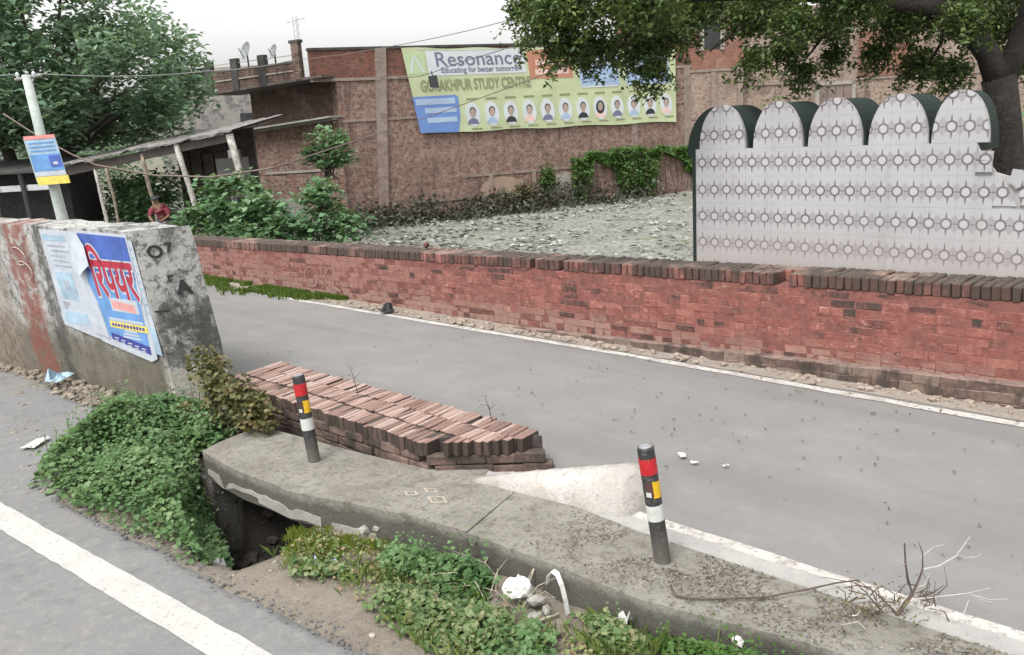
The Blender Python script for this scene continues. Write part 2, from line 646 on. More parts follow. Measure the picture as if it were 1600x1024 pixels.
KERB = layered('cement_kerb', (4.0, [(0.3, (0.27, 0.26, 0.25)), (0.7, (0.36, 0.35, 0.33))]),
               [(20, 0.55, 0.7, (0.19, 0.175, 0.155), 0.7)], rough=0.9, bumps=((60, 0.5, 0.01),))
ABUT = layered('abutment', (3.0, [(0.3, (0.12, 0.11, 0.095)), (0.7, (0.22, 0.205, 0.18))]),
               [(7, 0.50, 0.60, (0.05, 0.046, 0.04), 0.85), (16, 0.58, 0.66, (0.45, 0.44, 0.41), 0.7)], rough=0.95, bumps=((18, 0.9, 0.04), (70, 0.5, 0.01)))
FLAKE = layered('plaster_flake', (6.0, [(0.3, (0.21, 0.20, 0.18)), (0.7, (0.33, 0.32, 0.29))]),
                [(24, 0.52, 0.68, (0.18, 0.17, 0.15), 0.7)], rough=0.9, bumps=((50, 0.5, 0.01),))
LIME = layered('lime_wash', (3.0, [(0.3, (0.38, 0.35, 0.32)), (0.7, (0.55, 0.53, 0.51))]),
               [(14, 0.52, 0.66, (0.30, 0.26, 0.21), 0.6), (36, 0.56, 0.66, (0.20, 0.18, 0.155), 0.55), (6, 0.54, 0.70, (0.36, 0.30, 0.20), 0.5),
                ('z', 0.12, 0.0, (0.30, 0.27, 0.23), 0.6)], rough=0.85, bumps=((34, 0.9, 0.025), (100, 0.5, 0.008)))
WALL_STOPS = [(0.14, (0.045, 0.021, 0.018)), (0.32, (0.090, 0.030, 0.026)), (0.40, (0.170, 0.050, 0.041)), (0.60, (0.220, 0.070, 0.055)),
              (0.74, (0.275, 0.105, 0.083)), (0.88, (0.46, 0.25, 0.20))]
BRICK = brick_mat('red_wall_brick', WALL_STOPS, wall=True)
BRICK_DK = brick_mat('stained_wall_brick', [(0.1, (0.030, 0.017, 0.015)), (0.5, (0.075, 0.030, 0.026)), (0.85, (0.16, 0.058, 0.048))], mossy=(3.0, 0.5, 0.62))
BRICK_TOP = brick_mat('coping_brick', [(0.1, (0.05, 0.028, 0.024)), (0.45, (0.135, 0.05, 0.042)), (0.8, (0.26, 0.095, 0.078))], mossy=(1.4, 0.37, 0.52),
                      dust=(0.215, 0.165, 0.135), dust_amt=0.95)
BRICK_PL = brick_mat('plinth_brick', [(0.2, (0.06, 0.042, 0.034)), (0.55, (0.105, 0.072, 0.058)), (0.85, (0.19, 0.15, 0.12))], mossy=(4.0, 0.46, 0.6),
                     dust=(0.27, 0.18, 0.155), dust_amt=0.9)
BRICK_LOW = brick_mat('parapet_brick', [(0.15, (0.022, 0.016, 0.013)), (0.5, (0.045, 0.032, 0.026)), (0.85, (0.085, 0.056, 0.045))],  # near-black sides hold the shade of the parapet front; only tops are pale
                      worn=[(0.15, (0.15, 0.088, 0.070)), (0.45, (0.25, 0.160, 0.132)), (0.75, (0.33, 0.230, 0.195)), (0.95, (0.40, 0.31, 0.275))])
BRICK_SIDE = brick_mat('shaded_side_brick', [(0.15, (0.035, 0.026, 0.022)), (0.5, (0.075, 0.052, 0.042)), (0.85, (0.15, 0.10, 0.08))], mossy=(3.0, 0.45, 0.6), dust=(0.12, 0.10, 0.08))  # parapet face bricks: the shaded side is painted into their dark colour
MORTAR = layered('wall_mortar', (6.0, [(0.3, (0.13, 0.048, 0.040)), (0.7, (0.25, 0.098, 0.078))]),
                 [(18, 0.5, 0.66, (0.07, 0.04, 0.034), 0.7), (9, 0.58, 0.7, (0.36, 0.21, 0.17), 0.6)], rough=0.95, bumps=((40, 0.7, 0.015),))
MORTAR_D = plain('dark_mortar', (0.055, 0.042, 0.036), 0.95, 0.25, 20, 0.5)

# ------------------------------------------------------------------ ground
NR = (0.6935, 0.7205)            # across the far road, away from the camera
UR = (-0.7205, 0.6935)           # along the far road, to the left
NM = (0.640, 0.768)              # across the near road


def RD(s, d, z=0.0):
    """point s metres along, d metres across the far road"""
    o = 7.847 - d
    return (4.24 + UR[0] * s - NR[0] * o, 6.81 + UR[1] * s - NR[1] * o, z)


def dd(x, y):
    return NR[0] * x + NR[1] * y


PIT = [(-2.85, 7.3), (-1.6, 6.75), (-1.50, 5.90), (-1.63, 5.48), (-1.88, 5.22), (-2.2, 5.36), (-2.55, 5.85), (-2.75, 6.6)]


def gz(x, y):
    """height of the dirt between the two roads"""
    k_ = 0.7687 * x - 0.6396 * y
    if k_ < -6.9 and NM[0] * x + NM[1] * y < 2.55 + 1.3 * max(0.0, min(1.0, (-7.05 - k_) / 0.75)):
        return -0.178 + 0.05 * max(0.0, vnoise(x, y, 1.6, 3) - 0.62)
    m = NM[0] * x + NM[1] * y
    d = dd(x, y)
    t = max(0.0, min(1.0, (m - 2.62) / 0.5))
    z = -0.168 - (0.03 if m < 2.3 else 0.0) - 0.03 * t + 0.05 * (vnoise(x, y, 2.3, 1) - 0.5) * t + 0.03 * (vnoise(x, y, 7, 2) - 0.5) * t
    if m > 4.5 or x < -3.2:
        z += 0.05 * min(1, max(0, m - 4.5))
    # strip against the slab is a little higher where the weeds grow
    if inside(PIT, x, y):
        e = edge_dist(PIT, x, y)
        k = min(1.0, e / 0.14)
        z -= 0.80 * k * k * (3 - 2 * k) + 0.10 * k * (vnoise(x, y, 6.5, 9) - 0.5)
    return z


def grid(name, x0, x1, y0, y1, step, fz, keep, mat, kind='structure'):
    nx, ny = int((x1 - x0) / step) + 1, int((y1 - y0) / step) + 1
    mb = MB()
    vs = [(x0 + i * step, y0 + j * step, fz(x0 + i * step, y0 + j * step)) for j in range(ny) for i in range(nx)]
    fs = []
    for j in range(ny - 1):
        for i in range(nx - 1):
            if keep(x0 + (i + .5) * step, y0 + (j + .5) * step):
                a = j * nx + i
                fs.append((a, a + 1, a + nx + 1, a + nx))
    used = sorted({i for f in fs for i in f})
    mp = {u: k for k, u in enumerate(used)}
    mb.add([vs[u] for u in used], [tuple(mp[i] for i in f) for f in fs])
    o = mb.build(name, mat, smooth=True)
    return tag(o, kind=kind)


mb = MB()
mb.quad((-300, -300, -2.2), (300, -300, -2.2), (300, 300, -2.2), (-300, 300, -2.2))
tag(mb.build('ground', layered('far_soil', (0.3, [(0.3, (0.10, 0.095, 0.06)), (0.7, (0.17, 0.15, 0.11))]), [], bumps=((3, 0.4, 0.05),))), kind='structure')

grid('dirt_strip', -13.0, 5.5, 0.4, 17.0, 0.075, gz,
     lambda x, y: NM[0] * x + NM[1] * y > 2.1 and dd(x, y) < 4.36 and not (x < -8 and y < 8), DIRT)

# far road: a sheet with soft unevenness, its dusty verge and edge lines
mb = MB()
S_, D_ = np.arange(-9, 46, 0.5), np.arange(4.26, 8.01, 0.25)
vs = [RD(s, d, 0.003 * (vnoise(s, d, 0.6, 5) - 0.5)) for s in S_ for d in D_]
nd = len(D_)
fs = [(i * nd + j, (i + 1) * nd + j, (i + 1) * nd + j + 1, i * nd + j + 1) for i in range(len(S_) - 1) for j in range(nd - 1)]
mb.add(vs, fs)
tag(mb.build('far_road', ASPHALT, smooth=True), kind='structure')


def strip(name, mat, s0, s1, din, dout, z, step=0.25, wob=0.012, zw=None, smooth=True):
    mb = MB()
    n = int((s1 - s0) / step)
    vs = []
    for i in range(n + 1):
        s = s0 + i * step
        a = din(s) + random.uniform(-wob, wob)
        b = dout(s) + random.uniform(-wob, wob)
        for d in (a, (2 * a + b) / 3, (a + 2 * b) / 3, b):
            q = RD(s, d)
            vs.append((q[0], q[1], z + 0.003 * (vnoise(s, d, 0.6, 5) - 0.5) + (zw(s, d) if zw else 0)))
    fs = [(i * 4 + j, i * 4 + 4 + j, i * 4 + 5 + j, i * 4 + 1 + j) for i in range(n) for j in range(3)]
    mb.add(vs, fs)
    return tag(mb.build(name, mat, smooth=smooth), kind='structure')


def far_line(s):
    # measured: the line drifts towards the wall on the right
    return 7.53 - 0.024 * max(0, 3.5 - s) - 0.004 * s


strip('far_edge_line', PAINT_F, -9, 40, lambda s: far_line(s) - 0.052, lambda s: far_line(s) + 0.052, 0.006)
strip('near_edge_line', PAINT_F, -9, 4.15, lambda s: 4.275, lambda s: 4.385, 0.006, wob=0.008)
strip('cement_kerb', KERB, -9, 4.3, lambda s: 4.10, lambda s: 4.272, 0.022, wob=0.008)
strip('verge', VERGE, -9, 42, lambda s: far_line(s) + 0.085 + 0.05 * (vnoise(s, 0, 3, 8) - 0.5), lambda s: 8.0, 0.005, step=0.16, wob=0.016, smooth=False,
      zw=lambda s, d: 0.018 * max(0.0, min(1.0, (d - far_line(s) - 0.12) / 0.1)) + 0.03 * max(0, d - 7.60) + 0.02 * (vnoise(s, d, 9, 3) - 0.3) * max(0.0, min(1.0, (d - 7.66) / 0.15)))

# near road
mb = MB()
vx, vy = 0.7687, -0.6396


def RN(k, m, z):
    return (NM[0] * m + vx * k, NM[1] * m + vy * k, z)




def road_e(k):
    t = max(0.0, min(1.0, (-7.05 - k) / 0.75))
    return 2.64 + 1.38 * t * t * (3 - 2 * t) * (0.9 + 0.25 * vnoise(k, 1, 1.1, 6))


K_ = np.arange(-30, 14, 0.12)
vs = []
for k in K_:
    e = road_e(k) + 0.10 * (vnoise(k, 0, 1.3, 4) - 0.5) + 0.06 * (vnoise(k, 3, 6, 4) - 0.5)
    vs += [RN(k, -12, -0.15), RN(k, 0, -0.15), RN(k, 2.0, -0.148), RN(k, e - 0.1, -0.150), RN(k, e, -0.172), RN(k, e + 0.03, -0.24)]
fs = [(i * 6 + j, i * 6 + 6 + j, i * 6 + 7 + j, i * 6 + 1 + j) for i in range(len(K_) - 1) for j in range(5)]
mb.add(vs, fs)
tag(mb.build('near_road', ASPHALT_N, smooth=True), kind='structure')
mb = MB()
vs = []
for k in np.arange(-30, 14, 0.1):
    vs += [RN(k, 2.105 + random.uniform(-.006, .006), -0.1435), RN(k, 2.316 + random.uniform(-.006, .006), -0.1435)]
mb.add(vs, [(2 * i, 2 * i + 2, 2 * i + 3, 2 * i + 1) for i in range(len(vs) // 2 - 1)])
tag(mb.build('edge_line', PAINT_W), kind='structure')


def lot_z(x, y):
    t = max(0, min(1, (x + 9.6) / 3.0))
    return -0.25 - 1.25 * t * t * (3 - 2 * t) + 0.12 * (vnoise(x, y, 0.9, 6) - 0.5)


TRASH = layered('pond_scum', (0.9, [(0.3, (0.17, 0.17, 0.148)), (0.7, (0.275, 0.275, 0.245))]),
                [(1.2, 0.52, 0.64, (0.10, 0.105, 0.075), 0.6), (4, 0.5, 0.62, (0.09, 0.09, 0.07), 0.7), (7, 0.52, 0.62, (0.40, 0.40, 0.37), 0.7), (0.5, 0.56, 0.66, (0.16, 0.18, 0.09), 0.5)], bumps=((6, 0.8, 0.12), (22, 0.6, 0.04)))
grid('vacant_lot', -46, 46, 3.0, 62, 0.7, lot_z, lambda x, y: dd(x, y) > 8.35, TRASH)

# ------------------------------------------------------------------ red brick wall along the far road
AROT = -math.atan2(0.6935, 0.7205)
W = thing('boundary_wall', 'long low red brick wall with brick-on-edge coping running along the far side of the road', 'wall',
          (4.24, 6.81, 0.0), (0, -0.0205, AROT))
TOPZ = 1.045
core = MB()
core.box(-40, 6, 0.001, 0.43, -0.6, TOPZ - 0.135)
core.box(-40, 6, 0.12, 0.44, -2.0, -0.58)
core.build('mortar_core', MORTAR, W, local=True)
BL, BH = 0.238, 0.0815
stretch = [brick_mesh('brick', 0.235, 0.10, 0.0790, i, BRICK, 0.004, 0.004) for i in range(8)]
darks = [brick_mesh('brick', 0.232, 0.10, 0.0765, 10 + i, BRICK_DK, 0.007, 0.006) for i in range(4)]
darkh = [brick_mesh('brick', 0.113, 0.10, 0.0765, 16 + i, BRICK_DK, 0.005, 0.005) for i in range(4)]
header = [brick_mesh('brick', 0.116, 0.10, 0.0790, 20 + i, BRICK, 0.004, 0.004) for i in range(6)]
cells = []
for c in range(11):
    z = TOPZ - 0.145 - BH * (c + 0.5)
    hd = (c % 3 == 2)
    step = 0.119 if hd else BL
    x = 2.2 + (0.06 if c % 2 else 0.0)
    while x > -16.2:
        cells.append((x + random.uniform(-.004, .004), z + random.uniform(-.003, .003), hd, c))
        x -= step
# which bricks show largest: those nearest the camera and inside the frame
vis = [q for q in cells if -9.0 < q[0] < 0.25]
vis.sort(key=lambda q: -q[0])
single = set(id(q) for q in vis[:300])
rest = MB()
rest_dark = MB()
for q in cells:
    x, z, hd, c = q
    worn = random.random()
    me = random.choice(header if hd else stretch)
    zone = vnoise(x, z, 0.55, 41)
    dk = random.random() < (0.80 if c == 0 and not hd else 0.26 if c == 1 else 0.05 + (0.30 if -9.5 < x < -3.6 else 0.13) * max(0.0, zone - 0.30) / 0.70) * (1.0 if x > -7.5 else 0.4)
    if dk:
        me = random.choice(darkh if hd else darks)
    y = 0.0495 + random.uniform(-0.002, 0.002)
    if dk:
        y += random.uniform(0.0, 0.006) if c == 0 else random.uniform(-0.001, 0.002)
    elif worn > 0.95:
        y -= random.uniform(0.003, 0.007)
    rot = (random.uniform(-.012, .012), random.uniform(-.012, .012), random.uniform(-.012, .012))
    if id(q) in single:
        place('brick', me, W, (x, y, z), rot)
    elif worn > 0.015:
        me_add(rest_dark if dk else rest, me, (x, y, z), rot)
tag(rest_dark.build('stained_brickwork', BRICK_DK, W, local=True), kind='stuff')
tag(rest.build('brickwork', BRICK, W, local=True), kind='stuff')
# coping: bricks on edge across the wall, four deep; the front ones are single bricks
cop = [brick_mesh('coping_brick', 0.070, 0.225, 0.125, 40 + i, BRICK_TOP, 0.008, 0.006) for i in range(6)]
rest = MB()
x = 2.3
k = 0
while x > -40:
    zt = TOPZ - 0.070 + random.uniform(-.004, .004)
    if x > -16.5 and random.random() > 0.02:
        yy = 0.105 + random.uniform(-.012, .008)
        rot = (random.uniform(-.03, .03), random.uniform(-.04, .04), random.uniform(-.03, .03))
        if -15.0 < x < 0.4:
            place('coping_brick', random.choice(cop), W, (x, yy, zt), rot)
        else:
            me_add(rest, random.choice(cop), (x, yy, zt), rot)
    if x > -16.5:
        for j in range(1, 2):
            me_add(rest, random.choice(cop), (x + random.uniform(-.01, .01), 0.105 + j * 0.234, zt + random.uniform(-.004, .003)), (0, random.uniform(-.04, .04), random.uniform(-.04, .04)))
    x -= 0.0775
tag(rest.build('coping_brickwork', BRICK_TOP, W, local=True), kind='stuff')
# stepped plinth, buried deeper towards the left
pl = [brick_mesh('plinth_brick', 0.238, 0.12, 0.089, 60 + i, BRICK_PL, 0.005, 0.006) for i in range(5)]
core = MB()
core.hexa([(-9, -0.088, -0.3), (3, -0.088, -0.3), (3, 0.014, -0.3), (-9, 0.014, -0.3), (-9, -0.088, 0.105), (3, -0.088, 0.267), (3, 0.014, 0.277), (-9, 0.014, 0.115)])
core.build('plinth_core', plain('plinth_cement', (0.17, 0.125, 0.105), 0.95, 0.2, 16, 0.7), W, local=True)
for c in range(4):
    x = 1.6 + (0.12 if c % 2 else 0)
    while x > -8.5:
        top = 0.235 + 0.0135 * x
        z = top - 0.048 - c * 0.088
        if z + 0.0205 * x > -0.06 and random.random() > 0.04:
            place('plinth_brick', random.choice(pl), W, (x, -0.040 + random.uniform(-.005, .005), z + random.uniform(-.004, .003)),
                  (random.uniform(-.03, .03), -0.0135 + random.uniform(-.008, .008), random.uniform(-.02, .02)))
        x -= 0.236
# the scratched letters on the plain, dusty reach of the wall
chalk = plain('chalk', (0.27, 0.145, 0.122), 0.95, 0.2, 30, 0)
mb = MB()
mb.add(*text_mb('OK', 0.55, (-10.55, -0.008, 0.34), (1, 0, 0), (0, 0, 1), width=0.78, bold=-0.012))
mb.build('scratched_letters', chalk, W, local=True)

# weeds, stones and grass at the foot of the wall
mb = MB()
pts = []
for i in range(620):
    s = random.uniform(-1, 10)
    d = 7.78 - abs(random.gauss(0, 0.09))
    if d > far_line(s) + 0.05:
        q = RD(s, d)
        pts.append((q[0], q[1], 0.02))
scatter_stones(mb, pts, 0.008, 0.05)
tag(mb.build('rubble_along_wall', plain('rubble', (0.27, 0.215, 0.175), 0.95, 0.3, 9, 0.4)), 'crumbled brick and soil lying along the foot of the red wall', 'rubble', kind='stuff')

GRASS_C = [(0.045, 0.085, 0.012), (0.085, 0.15, 0.02), (0.15, 0.21, 0.035), (0.22, 0.25, 0.06)]
GRASS = leaf_mat('grass', GRASS_C, 0.3)


def blades(name, pts, h, label, w=0.006, mat=GRASS):
    """grass tufts: three bent blades per point"""
    mb = MB()
    for (x, y, z) in pts:
        for _ in range(3):
            a = random.uniform(0, 6.28)
            hh = h * random.uniform(0.5, 1.25)
            lean = random.uniform(0.15, 0.8) * hh
            ox, oy = random.gauss(0, .015), random.gauss(0, .015)
            dx, dy = math.cos(a), math.sin(a)
            px, py = -dy * w, dx * w
            b = (x + ox, y + oy, z - 0.01)
            mi = (b[0] + dx * lean * .35, b[1] + dy * lean * .35, z + hh * .6)
            tp = (b[0] + dx * lean, b[1] + dy * lean, z + hh)
            mb.add([(b[0] - px, b[1] - py, b[2]), (b[0] + px, b[1] + py, b[2]), (mi[0] + px * .8, mi[1] + py * .8, mi[2]), tp, (mi[0] - px * .8, mi[1] - py * .8, mi[2])],
                   [(0, 1, 2, 3, 4)])
    return tag(mb.build(name, mat), label, 'grass', kind='stuff')


pts = []
for i in range(5200):
    s = random.uniform(9.4, 15.6)
    w = 0.42 * min(1, (s - 9.2) / 2.2)
    off = abs(random.gauss(0, 0.5)) * w
    q = RD(s, 7.80 - off)
    if vnoise(s, off * 3, 2.5, 14) > 0.3 + off * .5:
        pts.append((q[0], q[1], 0.02))
blades('verge_grass', pts, 0.075, 'strip of short green grass at the foot of the red wall near the left', 0.012, mat=leaf_mat('verge_grass', [(0.05, 0.10, 0.014), (0.085, 0.15, 0.02), (0.14, 0.19, 0.04)], 0.3))

# ------------------------------------------------------------------ tiled wall with scalloped top
T0 = RD(0, 7.847 + 0.50)
TW = thing('tiled_wall', 'white tiled wall with five rounded scallops standing behind the red brick wall', 'wall', (T0[0], T0[1], 0), (0, 0, AROT))
k = NT('patterned_tile')
uvn = k.n('ShaderNodeUVMap')
u, v, _ = k.xyz(uvn.outputs[0])
fu = k.math('SUBTRACT', k.math('FRACT', u), 0.5)
fv = k.math('SUBTRACT', k.math('FRACT', v), 0.5)
X = k.math('MULTIPLY', fu, 0.155)
Y = k.math('MULTIPLY', fv, 0.29)
r = k.math('SQRT', k.math('ADD', k.math('MULTIPLY', X, X), k.math('MULTIPLY', Y, Y)))


def band(val, c, w):
    return k.math('SUBTRACT', 1.0, k.step(k.math('ABSOLUTE', k.math('SUBTRACT', val, c)), w * 0.55, w))


aX, aY = k.math('ABSOLUTE', X), k.math('ABSOLUTE', Y)
ring = k.math('SUBTRACT', 1.0, k.step(k.math('ABSOLUTE', k.math('SUBTRACT', r, 0.0455)), 0.005, 0.0130))
link_h = k.math('MULTIPLY', band(Y, 0.0, 0.009), k.math('MULTIPLY', k.step(aX, 0.048, 0.055), 0.75))
# a tapering bar above and below every ring
wdt = k.math('MULTIPLY', k.math('SUBTRACT', 0.135, aY), 0.13)
dash = k.math('MULTIPLY', k.step(k.math('SUBTRACT', wdt, aX), -0.002, 0.0035), k.math('MULTIPLY', k.step(aY, 0.048, 0.056), k.math('SUBTRACT', 1.0, k.step(aY, 0.100, 0.116))))
dark = k.math('MAXIMUM', k.math('MAXIMUM', ring, link_h), dash)
# faint mauve lozenges between the rings
dx_ = k.math('SUBTRACT', 0.0775, aX)
loz = k.math('SUBTRACT', 1.0, k.step(k.math('ADD', k.math('MULTIPLY', dx_, 1.25), k.math('MULTIPLY', k.math('ABSOLUTE', k.math('SUBTRACT', aY, 0.038)), 1.1)), 0.042, 0.060))
inner = k.math('SUBTRACT', 1.0, k.step(r, 0.033, 0.038))
p = k.pos()
base = k.ramp(k.noise(p, 1.2, 5), [(0.3, (0.315, 0.312, 0.322)), (0.7, (0.37, 0.367, 0.375))])
c = k.mix(k.math('MULTIPLY', loz, 0.8), base, (0.255, 0.238, 0.258))
c = k.mix(k.math('MULTIPLY', inner, 0.7), c, (0.40, 0.385, 0.40))
c = k.mix(k.math('MULTIPLY', dark, k.math('ADD', 0.72, k.math('MULTIPLY', k.noise(p, 3, 3), 0.4))), c, (0.105, 0.083, 0.090))
c = k.mix(k.math('MULTIPLY', k.step(k.noise(p, 5, 6, 0.7), 0.55, 0.75), 0.3), c, (0.27, 0.245, 0.225))
c = k.mix(k.math('MULTIPLY', k.step(k.noise(k.scaled(p, (1, 1, 0.1)), 6, 6, 0.7), 0.56, 0.68), 0.25), c, (0.22, 0.205, 0.19))
zw = k.math('ADD', k.xyz(p)[2], k.math('MULTIPLY', k.noise(p, 3, 4), 0.35))
c = k.mix(k.math('MULTIPLY', k.math('SUBTRACT', 1.0, k.step(zw, 1.1, 1.75)), 0.5), c, (0.315, 0.268, 0.24))
k.link(c, k.b.inputs['Base Color'])
k.b.inputs['Roughness'].default_value = 0.38
TILE = k.m
CEM_W = plain('white_cement', (0.32, 0.31, 0.30), 0.85, 0.15, 12, 0.3)
GREEN_P = layered('dark_green_paint', (2.0, [(0.3, (0.007, 0.015, 0.012)), (0.7, (0.012, 0.024, 0.018))]), [(7, 0.55, 0.7, (0.022, 0.028, 0.024), 0.5)], rough=0.9, bumps=((40, 0.3, 0.006),))

TU, TV, Z0 = 0.2945, 0.286, 1.035


def arch(cx, w, zb, h, grow_=0.0, n=20):
    pts = []
    for i in range(n + 1):
        t = math.pi * i / n
        cc, ss = math.cos(t), math.sin(t)
        pts.append((cx + (w / 2 + grow_) * math.copysign(abs(cc) ** (2 / 2.1), cc), zb + (h + grow_) * abs(ss) ** (2 / 2.1)))
    return pts


def clip_rect(poly, x0, x1, z0, z1):
    def cut(pp, f, inter):
        out = []
        for i in range(len(pp)):
            a, b = pp[i], pp[(i + 1) % len(pp)]
            if f(a):
                out.append(a)
            if f(a) != f(b):
                out.append(inter(a, b))
        return out

    def ix(X):
        return lambda a, b: (X, a[1] + (b[1] - a[1]) * (X - a[0]) / (b[0] - a[0]))

    def iz(Z):
        return lambda a, b: (a[0] + (b[0] - a[0]) * (Z - a[1]) / (b[1] - a[1]), Z)
    for f, it in ((lambda q: q[0] >= x0, ix(x0)), (lambda q: q[0] <= x1, ix(x1)), (lambda q: q[1] >= z0, iz(z0)), (lambda q: q[1] <= z1, iz(z1))):
        if len(poly) < 3:
            return []
        poly = cut(poly, f, it)
    return poly


def ccw(poly):
    a = sum(poly[i][0] * poly[(i + 1) % len(poly)][1] - poly[(i + 1) % len(poly)][0] * poly[i][1] for i in range(len(poly)))
    return poly if a > 0 else poly[::-1]


XL = -3.425
Q = lambda dx, z: (XL + 10 * TU + dx * 0.957, 2.6 + (z - 2.6) * 0.957)


def tile_piece(poly, y=-0.012, th=0.010, rot=None, name='tile'):
    """a thin slab cut to poly (local x,z), front at y, with pattern coordinates"""
    poly = ccw(poly)
    n = len(poly)
    ox, oz = poly[0]
    me = bpy.data.meshes.new(name)
    vs = [(a - ox, 0, b - oz) for a, b in poly] + [(a - ox, th, b - oz) for a, b in poly]
    fs = [tuple(range(n)), tuple(range(2 * n - 1, n - 1, -1))] + [(i, n + i, n + (i + 1) % n, (i + 1) % n) for i in range(n)]
    me.from_pydata(vs, [], fs)
    me.materials.append(TILE)
    ul = me.uv_layers.new(name='UVMap')
    for lp in me.loops:
        q = vs[lp.vertex_index]
        ul.data[lp.index].uv = ((q[0] + ox - XL) / (TU / 2), (q[2] + oz - Z0) / TV)
    o = bpy.data.objects.new(name, me)
    o.location = (ox, y + random.uniform(-.0003, .0003), oz)
    if rot:
        o.rotation_euler = rot
    return link(o, TW)


G = 0.0005
for rrow in range(4):
    for ccol in range(13):
        x0, x1 = XL + ccol * TU, XL + (ccol + 1) * TU
        z0, z1 = Z0 + rrow * TV - (0.10 if rrow == 0 else 0), Z0 + (rrow + 1) * TV
        if rrow == 3 and ccol >= 10:
            continue
        if rrow == 2 and ccol >= 10:
            continue
        x1_ = x1
        if rrow == 3 and ccol == 9:
            x1_ = x1 - 0.15
        tile_piece([(x0 + G, z0 + G), (x1_ - G, z0 + G), (x1_ - G, z1 - G), (x0 + G, z1 - G)])
# broken tiles at the right-hand end
xr = XL + 10 * TU
tile_piece([Q(-0.155, 2.003), Q(-0.015, 2.0), Q(-0.012, 2.085), Q(-0.155, 2.088)], -0.035, 0.012, (0.05, 0.03, 0.05))
tile_piece([Q(-0.155, 1.895), Q(-0.012, 1.893), Q(-0.014, 1.992), Q(-0.155, 1.996)], -0.035, 0.012, (0.02, -0.02, -0.04))
tile_piece([Q(0.001, 1.591), Q(+0.20, 1.59), Q(+0.10, 1.80), Q(+0.02, 1.88), Q(0.001, 1.885)], -0.012)
tile_piece([Q(+0.19, 1.74), Q(+0.30, 1.82), Q(+0.36, 1.90), Q(+0.14, 1.92), Q(+0.125, 1.80)], -0.028, 0.012, (0.03, 0.06, 0.02))
tile_piece([Q(+0.22, 1.60), Q(+0.62, 1.60), Q(+0.62, 1.86), Q(+0.40, 1.88), Q(+0.21, 1.72)], -0.022, 0.012, (0.0, 0.03, 0.02))
LOBES = [(-3.11, 0.54), (-2.485, 0.53), (-1.895, 0.53), (-1.305, 0.53), (-0.775, 0.47)]
ZS = Z0 + 4 * TV
for (cx, w) in LOBES:
    ap = arch(cx, w, ZS, 0.452)
    for ccol in range(11):
        for rrow in (4, 5):
            x0, x1 = XL + ccol * TU, XL + (ccol + 1) * TU
            q = clip_rect(ap, x0 + G, x1 - G, Z0 + rrow * TV + G, Z0 + (rrow + 1) * TV - G)
            if len(q) >= 3:
                q2 = [q[0]]
                for w_ in q[1:]:
                    if abs(w_[0] - q2[-1][0]) + abs(w_[1] - q2[-1][1]) > 1e-5:
                        q2.append(w_)
                if len(q2) >= 3:
                    tile_piece(q2)


def slab_poly(mb, poly, y0, y1):
    poly = ccw(poly)
    n = len(poly)
    vs = [(a, y0, b) for a, b in poly] + [(a, y1, b) for a, b in poly]
    fs = [tuple(range(n)), tuple(range(2 * n - 1, n - 1, -1))] + [(i, n + i, n + (i + 1) % n, (i + 1) % n) for i in range(n)]
    mb.add(vs, fs)


mb = MB()
slab_poly(mb, [(XL - .012, -1.7), (0.9, -1.7), (0.9, 1.86), (xr + 0.105, 1.89), (xr + .01, 1.92), (xr - .14, 2.13), (xr - .15, ZS - 0.004), (XL - .012, ZS - 0.004)], 0.0, 0.028)
for (cx, w) in LOBES:
    slab_poly(mb, arch(cx, w, ZS - 0.004, 0.452, 0.004), 0.0, 0.028)
mb.build('wall_body', CEM_W, TW, local=True)
mb = MB()
slab_poly(mb, [(XL - .075, -1.7), (0.9, -1.7), (0.9, 1.35), (xr - .12, 1.45), (xr - .30, ZS - .05), (XL - .075, ZS - .05)], 0.03, 0.62)
for i, (cx, w) in enumerate(LOBES):
    a = arch(cx - (0.075 if i == 0 else 0.0) - (0.06 if i == 4 else 0), w + (0.21 if i == 0 else 0.06) - (0.1 if i == 4 else 0), ZS - 0.08, 0.52)
    slab_poly(mb, a, 0.032, 0.62)
mb.build('rear_face', GREEN_P, TW, local=True)

# ------------------------------------------------------------------ low parapet of bricks on edge beside the near side of the far road
PW = thing('low_parapet', 'low brick parapet topped with bricks on edge, ending beside the whitewashed block', 'wall', (0.265, 6.19, 0.0), (0, 0, AROT))
